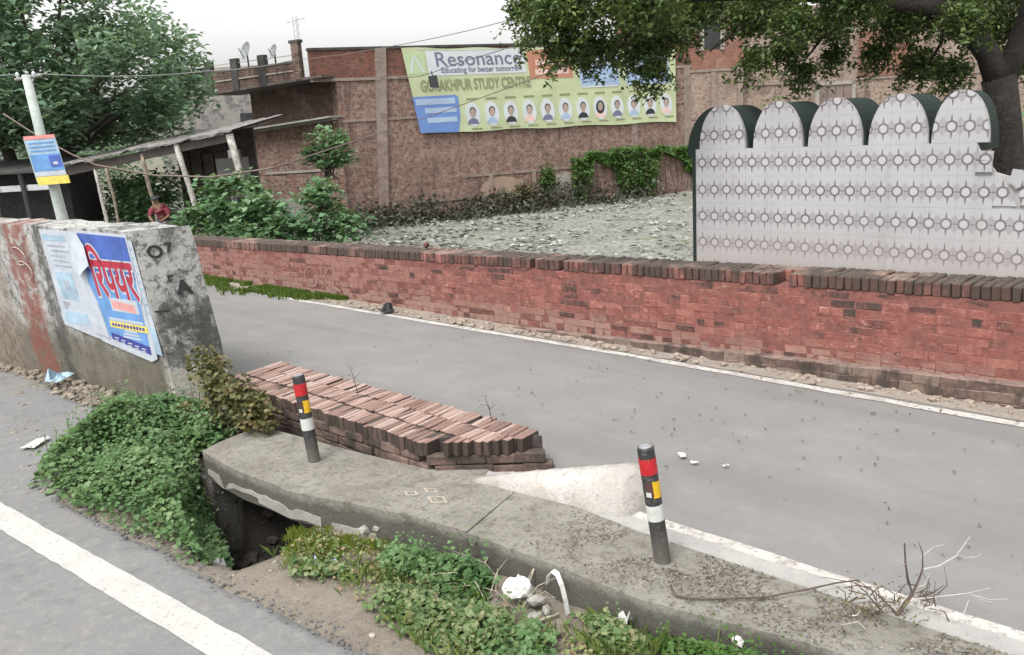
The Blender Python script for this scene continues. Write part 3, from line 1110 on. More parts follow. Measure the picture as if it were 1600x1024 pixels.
# local x to the right along the road, local y away from the camera; back face at y = 0.04, front at y = -0.66
TOPP = 0.265
mb = MB()
slab = [(-6.2, 0.02), (-6.2, -0.64), (-1.02 + 0.30, -0.64), (0.02, 0.0)]
mb.prism([(-3.85, -0.62), (-0.86, -0.60), (-0.10, -0.02), (-3.85, -0.02)], -0.4, TOPP - 0.022)
mb.build('parapet_core', MORTAR_D, PW, local=True)
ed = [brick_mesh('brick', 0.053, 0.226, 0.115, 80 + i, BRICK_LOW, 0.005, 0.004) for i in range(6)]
x = -0.02
i = 0
rest = MB()
ends = []
while x > -3.85:
    yoff = (0.05 if i % 2 else 0.0)
    for j in range(3):
        y = -0.085 - j * 0.228 + random.uniform(-.012, .012)
        # diagonal end cut: front rows stop earlier
        if x > -0.03 - max(0, -y) * 1.13:
            continue
        z = TOPP - 0.058 + random.uniform(-.004, .004) - (0.010 if random.random() < .10 else 0) - (0.016 if j == 2 else 0)
        rot = (random.uniform(-.035, .035), random.uniform(-.05, .05), 0.12 + random.uniform(-.025, .025))
        if random.random() > 0.015:
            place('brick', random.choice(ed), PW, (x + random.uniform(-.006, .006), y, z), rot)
    for j in (1, 2):
        # a brick cut short where the row meets the slanting end
        lim = (-0.03 - x) / 1.13                       # depth at which the end line passes
        y0_, y1_ = -(0.085 + j * 0.228) + 0.113, -min(lim + 0.10, 0.085 + j * 0.228 + 0.113)
        if x > -0.03 - (0.085 + j * 0.228) * 1.13 and y0_ - y1_ > 0.05:
            place('brick', random.choice(ed), PW, (x, (y0_ + y1_) / 2, TOPP - 0.060 + random.uniform(-.004, .004)), (random.uniform(-.03, .03), random.uniform(-.04, .04), 0.12), (1, (y0_ - y1_) / 0.226, 1))
    x -= 0.0565
    i += 1
# courses on the faces below the top
crs = [brick_mesh('course_brick', 0.226, 0.10, 0.074, 90 + i, BRICK_SIDE, 0.008, 0.006) for i in range(4)]
for c in range(3):
    z = TOPP - 0.160 - c * 0.083
    x = -0.95 + (0.11 if c % 2 else 0)
    while x > -3.8:
        place('course_brick', random.choice(crs), PW, (x, -0.60 + random.uniform(-.012, .008), z), (0, 0, random.uniform(-.03, .03)))
        x -= 0.236
    ang = math.atan2(0.62, 0.78)
    for q in range(4):
        t = (q + 0.5 + (0.25 if c % 2 else 0)) / 4.4
        place('course_brick', random.choice(crs), PW, (-0.78 + 0.78 * t + 0.03, -0.62 + 0.62 * t - 0.005, z + random.uniform(-.006, .006)), (0, 0, ang + random.uniform(-.04, .04)))

# ------------------------------------------------------------------ concrete slab over the culvert
CS = thing('culvert_slab', 'long mossy grey concrete slab edging the road and carrying both striped bollards', 'slab', (-0.4, 5.4, 0.03))
fl = [(-2.70, 6.94), (-2.45, 6.66), (-2.20, 6.40), (-1.95, 6.18), (-1.73, 5.98), (-1.45, 5.82), (-1.20, 5.68), (-0.98, 5.55), (-0.78, 5.45), (-0.55, 5.29), (-0.37, 5.145)]
fl = [(a + random.uniform(-.008, .008), b + random.uniform(-.008, .008)) for a, b in fl]
bl = [(-0.03, 5.77), (-0.30, 5.97), (-0.24, 6.19), (-0.72, 6.24), (-1.42, 6.76), (-2.34, 7.50), (-2.52, 7.28), (-2.62, 7.12)]
mb = MB()
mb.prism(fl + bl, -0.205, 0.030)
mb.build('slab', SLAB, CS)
fr = [(-0.367, 5.1425), (-0.24, 5.03), (0.0, 4.81), (0.2, 4.62), (0.42, 4.41), (0.61, 4.23), (0.82, 4.09), (1.05, 3.94), (1.25, 3.81), (1.43, 3.69), (1.8, 3.35), (2.4, 2.7), (3.2, 1.9)]
fr = [(a + random.uniform(-.006, .006), b + random.uniform(-.006, .006)) for a, b in fr]
br = [(4.0, 1.87), (2.6, 3.21), (1.68, 4.095), (0.72, 5.02), (0.35, 5.44), (-0.0265, 5.7685)]
mb = MB()
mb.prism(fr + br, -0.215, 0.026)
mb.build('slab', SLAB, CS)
# broken abutment under it, with the dark opening of the drain left of it
mb = MB()
ab = [(-1.60, 5.98), (-1.42, 5.86), (-1.15, 5.72), (-0.75, 5.50), (-0.38, 5.22), (-0.30, 5.40), (-0.7, 5.66), (-1.1, 5.95), (-1.5, 6.3)]
mb.prism(ab, -1.1, -0.2)
mb.prism([(-2.86, 7.0), (-2.62, 6.86), (-2.42, 7.1), (-2.6, 7.4)], -1.1, -0.2)
mb.prism([(-2.6, 7.2), (-1.2, 6.4), (-1.1, 6.5), (-2.5, 7.4)], -1.1, -0.206)
mb.build('abutment', ABUT, CS)
# flaking plaster on the slab's face
mb = MB()


def face_pt(t, z, off):
    a = [(-2.70, 6.94), (-2.20, 6.40), (-1.73, 5.98), (-1.20, 5.68), (-0.78, 5.45)]
    f = t * (len(a) - 1)
    i = min(int(f), len(a) - 2)
    f -= i
    x, y = a[i][0] + (a[i + 1][0] - a[i][0]) * f, a[i][1] + (a[i + 1][1] - a[i][1]) * f
    return (x - 0.66 * off, y - 0.75 * off, z)


def flake(t0, t1, ztop, zbot, off=0.005):
    n = 22
    top = [face_pt(t0 + (t1 - t0) * i / n, ztop(i / n), off) for i in range(n + 1)]
    bot = [face_pt(t0 + (t1 - t0) * i / n, zbot(i / n), off * 1.5) for i in range(n + 1)]
    tb = [face_pt(t0 + (t1 - t0) * i / n, ztop(i / n), -0.01) for i in range(n + 1)]
    bb = [face_pt(t0 + (t1 - t0) * i / n, zbot(i / n), -0.01) for i in range(n + 1)]
    b = n + 1
    fs = []
    for i in range(n):
        fs += [(i, b + i, b + i + 1, i + 1), (2 * b + i, i, i + 1, 2 * b + i + 1), (b + i, 3 * b + i, 3 * b + i + 1, b + i + 1)]
    mb.add(top + bot + tb + bb, fs)


flake(0.03, 0.36, lambda t: -0.075 - 0.05 * vnoise(t * 9, 0, 1, 3), lambda t: -0.125 - 0.085 * vnoise(t * 4, 2, 1, 3))
flake(0.33, 0.62, lambda t: -0.085 - 0.05 * vnoise(t * 9, 5, 1, 3), lambda t: -0.165 - 0.045 * vnoise(t * 4, 7, 1, 3))
flake(0.66, 0.90, lambda t: -0.13 - 0.05 * vnoise(t * 9, 9, 1, 3), lambda t: -0.21 - 0.06 * vnoise(t * 8, 11, 1, 3))
mb.build('plaster_flake', FLAKE, CS)
# chalked diamonds on the slab
CH = plain('chalk_mark', (0.38, 0.32, 0.26), 0.9, 0.2, 40, 0)


def diamond(cx, cy, a, b, w):
    ux, uy, vx_, vy_ = 0.75, -0.55, 0.66, 0.75
    o = [(a, 0), (0, b), (-a, 0), (0, -b)]
    mb = MB()
    P = lambda q, s: (cx + (ux * q[0] + vx_ * q[1]) * s, cy + (uy * q[0] + vy_ * q[1]) * s, 0.0335)
    for i in range(4):
        q, q2 = o[i], o[(i + 1) % 4]
        mb.quad(P(q, 1), P(q2, 1), P(q2, 1 - w), P(q, 1 - w))
    mb.build('chalk_mark', CH, CS)


diamond(-0.60, 5.665, 0.105, 0.062, 0.28)
diamond(-0.80, 5.80, 0.075, 0.045, 0.35)
diamond(-0.66, 5.83, 0.08, 0.04, 0.35)

# whitewashed sloping block at the parapet's end
mb = MB()
n = 26
prof = []
for i in range(n + 1):
    t = i / n
    x, y = -0.36 + 1.00 * t, 5.94 - 0.74 * t
    e = max(0.0, (t - 0.86) / 0.14)
    h = (0.015 + 0.265 * t ** 0.9) * math.sqrt(max(0.0, 1 - e ** 2.4)) + 0.004 * math.sin(i * 2.3)
    sb = 0.02 + 0.19 * t
    th = 0.06 + 0.14 * t
    nx, ny = NR
    z0 = -0.02
    prof.append([(x, y, z0), (x + nx * sb * .35, y + ny * sb * .35, 0.03 + h * .5), (x + nx * sb, y + ny * sb, 0.03 + h), (x + nx * (sb + th * .5), y + ny * (sb + th * .5), 0.03 + h * 1.03),
                 (x + nx * (sb + th), y + ny * (sb + th), 0.03 + h * .96), (x + nx * (sb + th + .02), y + ny * (sb + th + .02), z0)])
vs = [q for pr_ in prof for q in pr_]
fs = [(i * 6 + j, i * 6 + 6 + j, i * 6 + 7 + j, i * 6 + 1 + j) for i in range(n) for j in range(5)]
fs += [(0, 1, 2, 3, 4, 5), tuple(n * 6 + j for j in (5, 4, 3, 2, 1, 0))]
mb.add(vs, fs)
tag(mb.build('whitewashed_block', LIME, smooth=True), 'whitewashed sloping concrete block between the low parapet and the slab', 'block')

# ------------------------------------------------------------------ bollards
BLK = layered('bollard_black', (8.0, [(0.3, (0.020, 0.020, 0.022)), (0.7, (0.038, 0.037, 0.038))]), [(26, 0.52, 0.66, (0.12, 0.11, 0.10), 0.7), (9, 0.55, 0.68, (0.09, 0.085, 0.078), 0.6), ('z', 0.30, 0.03, (0.16, 0.145, 0.12), 0.55, 0.2)], rough=0.6, bumps=((70, 0.3, 0.004),))
RED = layered('reflective_red', (22, [(0.3, (0.34, 0.010, 0.016)), (0.7, (0.46, 0.016, 0.024))]), [(40, 0.58, 0.68, (0.30, 0.14, 0.12), 0.6), (14, 0.60, 0.72, (0.14, 0.02, 0.02), 0.5)], rough=0.45, bumps=((60, 0.2, 0.003),))
WHT = layered('bollard_white', (22, [(0.3, (0.42, 0.42, 0.40)), (0.7, (0.54, 0.54, 0.52))]), [(34, 0.56, 0.68, (0.26, 0.25, 0.23), 0.6)], rough=0.6, bumps=((60, 0.2, 0.003),))
YEL = plain('label_yellow', (0.60, 0.36, 0.015), 0.5, 0.12, 22, 0.1)
BRN = plain('label_brown', (0.06, 0.028, 0.022), 0.6, 0.2, 22, 0.1)
GRY = plain('cap_grey', (0.22, 0.22, 0.23), 0.6, 0.2, 30, 0.2)


def bollard(loc, lean, label, spin=0.0, r=0.049):
    B = thing('bollard', label, 'bollard', loc, (0, 0, 0), 'striped bollards standing on the concrete slab')
    ax = Vector((lean[0], lean[1], 1.0)).normalized()
    L = 0.735
    base = Vector(loc)
    P = lambda t: base + ax * (L * t)

    def ringpart(name, mat, t0, t1, rr, bev=0.0):
        m = MB()
        if bev:
            m.tube([P(t0), P(t0 + 0.004), P(t1 - 0.02), P(t1 - 0.006), P(t1)], [rr, rr, rr, rr * .96, rr * .86], 24)
        else:
            m.tube([P(t0), P(t1)], [rr, rr], 24)
        return m.build(name, mat, B, smooth=False)
    post = ringpart('post', BLK, -0.05, 0.995, r, 1)
    m = MB()
    m.tube([P(0.972), P(0.992), P(1.002)], [r * .9, r * .86, r * .62], 20)
    m.build('cap', GRY, B)
    ringpart('red_band', RED, 0.775, 0.905, r + 0.0018)
    ringpart('white_band', WHT, 0.385, 0.515, r + 0.0018)
    # picture label wrapped round the post: yellow field to the right, dark figure to the left
    ux = Vector((1, 0, 0))
    uy = ax.cross(ux).normalized()

    def wrap(name, mat, a0, a1, t0, t1, off):
        m = MB()
        n = 8
        vs = []
        for i in range(n + 1):
            a = a0 + (a1 - a0) * i / n
            d = ux * math.cos(a) + uy * math.sin(a)
            vs += [P(t0) + d * (r + off), P(t1) + d * (r + off)]
        m.add(vs, [(2 * i, 2 * i + 2, 2 * i + 3, 2 * i + 1) for i in range(n)])
        return m.build(name, mat, B)
    c0 = -math.pi / 2 + spin
    wrap('label', YEL, c0 - 0.12, c0 + 1.15, 0.585, 0.722, 0.0022)
    wrap('label_figure', BRN, c0 - 0.85, c0 - 0.05, 0.60, 0.715, 0.0026)
    wrap('label_figure', WHT, c0 - 0.95, c0 - 0.35, 0.592, 0.632, 0.0030)
    # cement collar the post was set in
    m = MB()
    m.tube([base - Vector((0, 0, 0.01)), base + Vector((0, 0, 0.006)), base + Vector((0, 0, 0.012))], [r + .035, r + .026, r + .004], 18)
    m.build('collar', SLAB, B)
    return B


bollard((0.80, 4.60, 0.028), (-0.115, 0.03), 'black bollard with red and white bands standing right of the whitewashed block', 0.1)
bollard((-1.65, 6.53, 0.028), (-0.075, 0.03), 'black bollard with red and white bands standing in front of the low brick parapet', 0.25)

# ------------------------------------------------------------------ old concrete wall with posters
CB = Vector((-3.60, 8.84, -0.15))
CE = Vector((-0.7874, 0.6164, 0.0))              # along the wall to the left
CUP = Vector((-0.094, -0.044, 1.0))              # the wall leans
CN = Vector((-0.61, -0.78, 0.02)).normalized()   # out of its poster face
CT = Vector((0.51, 0.26, 0.0))                   # its thickness at the near end


def cwp(a, v, off=0.0, t=0.0):
    return CB + CE * a + CUP * v + CN * off + CT * t


CWM_k = NT('mouldy_concrete')
k = CWM_k
p = k.pos()
c = k.ramp(k.noise(p, 2.0, 8, 0.7, 0.3), [(0.25, (0.30, 0.295, 0.28)), (0.75, (0.50, 0.495, 0.475))])
c = k.mix(k.math('MULTIPLY', k.step(k.noise(k.scaled(p, (1, 1, 0.35)), 2.6, 8, 0.72, 0.5), 0.50, 0.60), 0.8), c, (0.060, 0.060, 0.055))
c = k.mix(k.math('MULTIPLY', k.step(k.noise(p, 12, 8, 0.78), 0.50, 0.60), 0.85), c, (0.062, 0.062, 0.056))
c = k.mix(k.math('MULTIPLY', k.step(k.noise(p, 21, 6, 0.7), 0.57, 0.66), 0.75), c, (0.50, 0.49, 0.465))
z = k.math('ADD', k.xyz(p)[2], k.math('MULTIPLY', k.math('SUBTRACT', k.noise(p, 2.4, 6, 0.6), 0.5), 0.9))
# damp, mossy lower half of the long face and the rust-red runs at its far end
xx = k.xyz(p)[0]
face = k.math('SUBTRACT', 1.0, k.step(xx, -3.78, -3.62))
c = k.mix(k.math('MULTIPLY', face, k.math('MULTIPLY', k.math('SUBTRACT', 1.0, k.step(z, 0.25, 0.75)), 0.85)), c,
          k.ramp(k.noise(p, 6, 6, 0.7), [(0.3, (0.050, 0.046, 0.030)), (0.7, (0.155, 0.125, 0.082))]))
wob = k.math('ADD', xx, k.math('MULTIPLY', k.math('SUBTRACT', k.noise(p, 3.5, 6, 0.7), 0.5), 0.55))
red = k.math('MULTIPLY', k.math('SUBTRACT', 1.0, k.step(wob, -5.75, -5.62)), k.step(wob, -6.22, -6.0))
c = k.mix(k.math('MULTIPLY', red, k.math('MULTIPLY', k.step(k.noise(p, 7, 5), 0.3, 0.55), 0.85)), c, (0.20, 0.062, 0.042))
brk = k.math('SUBTRACT', 1.0, k.step(wob, -6.45, -6.25))
c = k.mix(k.math('MULTIPLY', brk, 0.6), c, k.ramp(k.noise(p, 9, 6), [(0.35, (0.09, 0.06, 0.04)), (0.65, (0.30, 0.24, 0.19))]))
blk = k.math('MULTIPLY', k.math('SUBTRACT', 1.0, k.step(wob, -5.42, -5.30)), k.step(wob, -5.56, -5.46))
c = k.mix(k.math('MULTIPLY', blk, 0.75), c, (0.045, 0.043, 0.038))
# tide of black mould across the middle of the end face
end = k.step(xx, -3.74, -3.62)
z2 = k.math('ADD', k.xyz(p)[2], k.math('MULTIPLY', k.math('SUBTRACT', k.noise(p, 4, 6, 0.65), 0.5), 0.5))
bnd = k.math('MULTIPLY', k.step(z2, 0.25, 0.42), k.math('SUBTRACT', 1.0, k.step(z2, 0.88, 0.98)))
c = k.mix(k.math('MULTIPLY', k.math('MULTIPLY', end, bnd), k.math('MULTIPLY', k.step(k.noise(p, 6, 8, 0.75), 0.36, 0.5), 0.85)), c, (0.055, 0.057, 0.052))
lowp = k.math('SUBTRACT', 1.0, k.step(z2, 0.18, 0.32))
c = k.mix(k.math('MULTIPLY', k.math('MULTIPLY', end, lowp), 0.75), c, (0.40, 0.37, 0.32))
k.link(c, k.b.inputs['Base Color'])
k.b.inputs['Roughness'].default_value = 0.92
k.bump(k.math('ADD', k.math('MULTIPLY', k.noise(p, 16, 8, 0.75), 0.03), k.math('MULTIPLY', k.noise(p, 70, 5), 0.010)), 0.8, 1.0)
CWM = k.m

CW = thing('concrete_wall', 'old mouldy grey concrete wall covered with posters beside the near road', 'wall', tuple(CB))
bm = bmesh.new()
NA, NV, NTK = 60, 16, 5
LEN, HGT = 6.2, 1.90


def top_h(a):
    return HGT + 0.035 * (vnoise(a, 0, 2.2, 9) - 0.5) + 0.03 * (vnoise(a, 5, 7, 9) - 0.5)


def wpt(a, v, t):
    q = cwp(a, v * top_h(a) - 0.12 * (1 - v), 0, t)
    nse = 0.022 * (vnoise(a * 1.0 + t * 2, v * 2, 3.1, 4) - 0.5) + 0.012 * (vnoise(a + t, v * 2, 9.0, 5) - 0.5)
    if v > 0.93:
        q = q + CT * (0.04 * (0.5 - t)) * (v - 0.93) / 0.07
    return q + CN * nse


mb = MB()


def patch(f, nu, nv):
    vs = [f(i / nu, j / nv) for j in range(nv + 1) for i in range(nu + 1)]
    mb.add(vs, [(j * (nu + 1) + i, j * (nu + 1) + i + 1, (j + 1) * (nu + 1) + i + 1, (j + 1) * (nu + 1) + i) for j in range(nv) for i in range(nu)])


patch(lambda u, v: wpt(LEN * (1 - u), v, 0), NA, NV)
patch(lambda u, v: wpt(0, v, u), NTK, NV)
patch(lambda u, v: wpt(LEN * (1 - u), 1, v), NA, NTK)
patch(lambda u, v: wpt(LEN * u, v, 1), NA, NV)
patch(lambda u, v: wpt(LEN, v, 1 - u), NTK, NV)
o = mb.build('wall_body', CWM, CW, smooth=True)
bm = bmesh.new()
bm.from_mesh(o.data)
bmesh.ops.remove_doubles(bm, verts=bm.verts, dist=0.002)
bmesh.ops.recalc_face_normals(bm, faces=bm.faces)
bm.to_mesh(o.data)
bm.free()
for e in o.data.edges:
    pass
o.data.set_sharp_from_angle(angle=math.radians(40))
# scrawled marks on the end face
INK = plain('black_scrawl', (0.025, 0.025, 0.027), 0.9, 0.2, 40, 0)


def endp(t, v, off=0.016):
    return cwp(0, v, 0, t) + Vector((0.45, -0.89, 0.04)) * off


eR = (endp(1, 1) - endp(0, 1)).normalized()
mb = MB()
mb.add(*text_mb('A', 0.20, endp(0.50, 1.20), eR, CUP.normalized(), bold=0.012))
mb.add(*text_mb('O', 0.19, endp(0.16, 1.60), eR, CUP.normalized(), bold=0.006))
mb.add(*text_mb('7', 0.13, endp(0.48, 1.65), eR, CUP.normalized(), bold=0.006))
mb.add(*text_mb('r', 0.15, endp(0.38, 1.34), eR, CUP.normalized(), bold=0.004))
mb.quad(endp(0.02, 1.04), endp(0.28, 1.03), endp(0.28, 1.05), endp(0.02, 1.06))
mb.build('scrawled_letters', INK, CW)
# a curled scrawl on the red run of the long face
mb = MB()
pts = []
for i in range(40):
    t = i / 39
    a = t * 11
    pts.append(cwp(2.62 + 0.13 * math.cos(a) - 0.10 * t + .1, 1.60 - 0.30 * t + 0.06 * math.sin(a), 0.016))
mb.tube(pts, 0.006, 4)
mb.build('scrawl', plain('pale_scrawl', (0.42, 0.36, 0.33), 0.9, 0.1, 30, 0), CW)

# posters ------------------------------------------------------------
PBLUE = plain('poster_blue', (0.05, 0.10, 0.35), 0.55, 0.15, 5, 0.1)
PSKY = plain('poster_sky', (0.115, 0.26, 0.52), 0.55, 0.12, 4, 0.1)
PWHITE = plain('poster_white', (0.42, 0.45, 0.50), 0.6, 0.08, 6, 0.15)
PPALE = plain('poster_pale', (0.29, 0.40, 0.49), 0.6, 0.15, 3.5, 0.15)
PRED = plain('poster_red', (0.36, 0.020, 0.045), 0.55, 0.1, 8, 0)
PPINK = plain('poster_pink', (0.62, 0.24, 0.22), 0.6, 0.1, 8, 0)
PYEL = plain('poster_yellow', (0.62, 0.50, 0.10), 0.6, 0.1, 8, 0)
PNAVY = plain('poster_navy', (0.035, 0.045, 0.24), 0.6, 0.12, 8, 0)
PGREY = plain('poster_grey', (0.30, 0.33, 0.38), 0.6, 0.15, 8, 0)


def poster_poly(mb, pts, off, mi=0, curl=0.0):
    """thin sheet on the wall: polygon in wall coordinates (a, v)"""
    n = len(pts)
    vs = [cwp(a, v, off + curl) for a, v in pts] + [cwp(a, v, off - 0.003) for a, v in pts]
    mb.add(vs, [tuple(range(n)), tuple(range(2 * n - 1, n - 1, -1))] + [(i, n + i, n + (i + 1) % n, (i + 1) % n) for i in range(n)], mi)


def rect(a0, v0, a1, v1, sk=0.0):
    return [(a0 - sk * v0, v0), (a1 - sk * v0, v0), (a1 - sk * v1, v1), (a0 - sk * v1, v1)]


wr = -CE
wu = CUP.normalized()
# older bleached poster strip under the right-hand edge
P3 = thing('poster', 'narrow bleached strip of an older poster showing at the right edge of the blue one', 'poster', tuple(cwp(0.15, 0.6)))
mb = MB()
poster_poly(mb, [(0.22, 0.60), (0.03, 0.56), (0.02, 1.79), (0.16, 1.83)], 0.016)
mb.build('sheet', PWHITE, P3)
mb = MB()
poster_poly(mb, [(0.20, 0.58), (0.035, 0.57), (0.035, 0.86), (0.19, 0.90)], 0.0185)
for i in range(9):
    v = 1.02 + i * 0.085
    poster_poly(mb, rect(0.105, v, 0.045, v + 0.03), 0.0185)
mb.build('print', PPALE, P3)['kind'] = 'stuff'
# left bleached poster
P2 = thing('poster', 'bleached, torn pale poster left of the blue one on the concrete wall', 'poster', tuple(cwp(1.8, 0.8)))
mb = MB()
poster_poly(mb, [(2.06, 0.72), (1.30, 0.62), (1.16, 1.20), (1.12, 1.86), (1.98, 1.87), (2.02, 1.30)], 0.017)
mb.build('sheet', PWHITE, P2)
mb = MB()
poster_poly(mb, rect(1.90, 1.05, 1.50, 1.38), 0.0195)
poster_poly(mb, rect(1.95, 1.74, 1.40, 1.81), 0.0195)
poster_poly(mb, rect(1.98, 0.76, 1.42, 0.90), 0.0195)
mb.build('print', PPALE, P2)['kind'] = 'stuff'
mb = MB()
poster_poly(mb, rect(1.74, 1.16, 1.62, 1.28), 0.0215)
for i in range(5):
    v = 1.44 + i * 0.058
    poster_poly(mb, rect(1.88 - 0.04 * (i % 2), v, 1.42 + 0.05 * (i % 3), v + 0.022), 0.0195)
for i in range(3):
    poster_poly(mb, rect(1.92 - 0.05 * i, 0.92 + .03 * i, 1.86 - 0.05 * i, 1.02), 0.0195)
mb.build('small_print', PGREY, P2)['kind'] = 'stuff'
# main blue poster
P1 = thing('poster', 'blue poster with red and white Hindi lettering on the old concrete wall', 'poster', tuple(cwp(0.7, 0.5)))
mb = MB()
poster_poly(mb, [(1.36, 0.66), (1.22, 0.60), (0.27, 0.47), (0.14, 0.52), (0.085, 1.86), (1.12, 1.88), (1.18, 1.40)], 0.021)
mb.build('sheet', PWHITE, P1)
mb = MB()
poster_poly(mb, [(1.26, 0.72), (0.24, 0.58), (0.12, 1.60), (1.10, 1.62)], 0.0235)
mb.build('lower_field', PSKY, P1)
mb = MB()
poster_poly(mb, [(1.105, 1.40), (0.135, 1.38), (0.115, 1.83), (1.09, 1.85)], 0.0250)
mb.build('upper_field', PBLUE, P1)
SK = 0.035
mb = MB()
org = cwp(1.04, 1.16, 0.0270)
tx = text_mb('\u093f\u0930\u092a\u092f\u0930', 0.62, org, wr, wu, bold=0.036, width=0.93)
mb.add(*tx)
mb.build('lettering_outline', PWHITE, P1)
mb = MB()
org = cwp(1.035, 1.165, 0.0290)
mb.add(*text_mb('\u093f\u0930\u092a\u092f\u0930', 0.62, org, wr, wu, bold=0.014, width=0.90))
mb.build('lettering', PRED, P1)
mb = MB()
poster_poly(mb, rect(0.82, 1.00, 0.27, 1.15, 0.03), 0.0255)
mb.build('caption_panel', PWHITE, P1)
mb = MB()
for i in range(8):
    a = 0.76 - i * 0.058
    poster_poly(mb, rect(a, 1.03 - .003 * i, a - 0.045, 1.12 - .003 * i), 0.0270)
mb.build('caption_print', PPINK, P1)
mb = MB()
poster_poly(mb, rect(0.92, 0.885, 0.22, 0.915), 0.0255)
for i in range(3):
    poster_poly(mb, rect(0.72 - .03 * i, 0.700 + .036 * i, 0.36 + .02 * i, 0.722 + .036 * i), 0.0255)
mb.build('white_print', PWHITE, P1)
mb = MB()
poster_poly(mb, rect(0.95, 0.80, 0.19, 0.875, 0.02), 0.0262)
mb.build('yellow_panel', PYEL, P1)
mb = MB()
for i in range(11):
    a = 0.89 - i * 0.062
    poster_poly(mb, rect(a, 0.82, a - 0.042, 0.855), 0.0278)
mb.build('panel_print', PNAVY, P1)
mb = MB()
poster_poly(mb, [(0.98, 0.655), (0.235, 0.555), (0.225, 0.645), (0.97, 0.735)], 0.0266)
mb.build('bottom_panel', PNAVY, P1)
mb = MB()
for i in range(5):
    poster_poly(mb, rect(0.92 - .13 * i, 0.672 - .018 * i, 0.83 - .13 * i, 0.684 - .018 * i), 0.0285)
    poster_poly(mb, rect(0.92 - .13 * i, 0.646 - .018 * i, 0.85 - .13 * i, 0.656 - .018 * i), 0.0285)
mb.build('bottom_print', PWHITE, P1)
# torn flap hanging over its left edge, white reverse showing
mb = MB()
fl_ = [[(1.10, 1.85), (1.26, 1.72), (1.34, 1.46)], [(0.98, 1.72), (1.12, 1.58), (1.22, 1.40)], [(0.96, 1.50), (1.04, 1.45), (1.20, 1.36)]]
offs = [[0.03, 0.045, 0.06], [0.045, 0.07, 0.085], [0.06, 0.085, 0.09]]
vs = [cwp(fl_[i][j][0], fl_[i][j][1], offs[i][j]) for i in range(3) for j in range(3)]
mb.add(vs, [(i * 3 + j, i * 3 + j + 1, i * 3 + 4 + j, i * 3 + 3 + j) for i in range(2) for j in range(2)])
mb.build('torn_flap', PWHITE, P1)
mb = MB()
poster_poly(mb, [(1.34, 0.70), (1.02, 0.66), (1.06, 1.05), (1.16, 1.30), (1.20, 1.05)], 0.026, curl=0.008)
mb.build('torn_strip', PWHITE, P1)

# rubble and soil along the foot of that wall
mb = MB()
pts = []
for i in range(520):
    a = random.uniform(-0.1, 5.5)
    off = abs(random.gauss(0, 0.34)) + 0.02
    q = cwp(a, 0, off)
    pts.append((q.x, q.y, gz(q.x, q.y) + 0.01))
scatter_stones(mb, pts, 0.012, 0.065)
tag(mb.build('rubble_heap', plain('rubble_grey', (0.20, 0.17, 0.135), 0.95, 0.35, 7, 0.5)), 'grey-brown rubble strewn along the foot of the concrete wall', 'rubble', kind='stuff')

# ------------------------------------------------------------------ brick building with the banner
BA = thing('brick_building', 'weathered two-storey brick building with a roof balcony and a wide green banner', 'building', (-4.3, 39.0, -1.5), (0, 0, math.atan2(0.40, 0.916)))
B_OLD = brick_tex('old_brickwork', (0.24, 0.105, 0.072), (0.325, 0.175, 0.13), (0.27, 0.235, 0.205))
B_RED = brick_tex('red_brickwork', (0.23, 0.075, 0.052), (0.31, 0.115, 0.08), (0.20, 0.12, 0.09), amount=0.6, wash=(0.24, 0.11, 0.085))
CEM = layered('old_cement', (0.8, [(0.3, (0.24, 0.215, 0.19)), (0.7, (0.34, 0.31, 0.28))]), [(3, 0.5, 0.68, (0.15, 0.13, 0.11), 0.6)], rough=0.95, bumps=((5, 0.5, 0.04),))
CEMB = layered('brown_cement', (1.5, [(0.3, (0.19, 0.145, 0.12)), (0.7, (0.28, 0.225, 0.19))]), [(3, 0.48, 0.62, (0.13, 0.095, 0.078), 0.7), (9, 0.55, 0.65, (0.34, 0.29, 0.25), 0.5)], rough=0.95, bumps=((5, 0.5, 0.06),))
DARKP = layered('dark_plaster', (0.8, [(0.3, (0.075, 0.062, 0.056)), (0.7, (0.12, 0.098, 0.088))]), [(3, 0.5, 0.68, (0.05, 0.042, 0.038), 0.6)], rough=0.95, bumps=((5, 0.5, 0.03),))  # dark grey-brown plaster tone of the balcony rail and floor
ROOFD = plain('dark_coping', (0.05, 0.048, 0.046), 0.9, 0.2, 2, 0.2)
TIN = layered('tin_sheet', (1.0, [(0.3, (0.22, 0.215, 0.205)), (0.7, (0.33, 0.325, 0.315))]), [(4, 0.52, 0.68, (0.14, 0.10, 0.075), 0.7)], rough=0.6, bumps=((8, 0.3, 0.02),))
GLASSD = plain('dark_opening', (0.022, 0.023, 0.025), 0.5, 0.2, 3, 0)
# z is counted from the base at -1.5
zb = 1.5


def lbox(mat, name, par, x0, x1, y0, y1, z0, z1):
    m = MB()
    m.box(x0, x1, y0, y1, z0 + zb, z1 + zb)
    return m.build(name, mat, par, local=True)


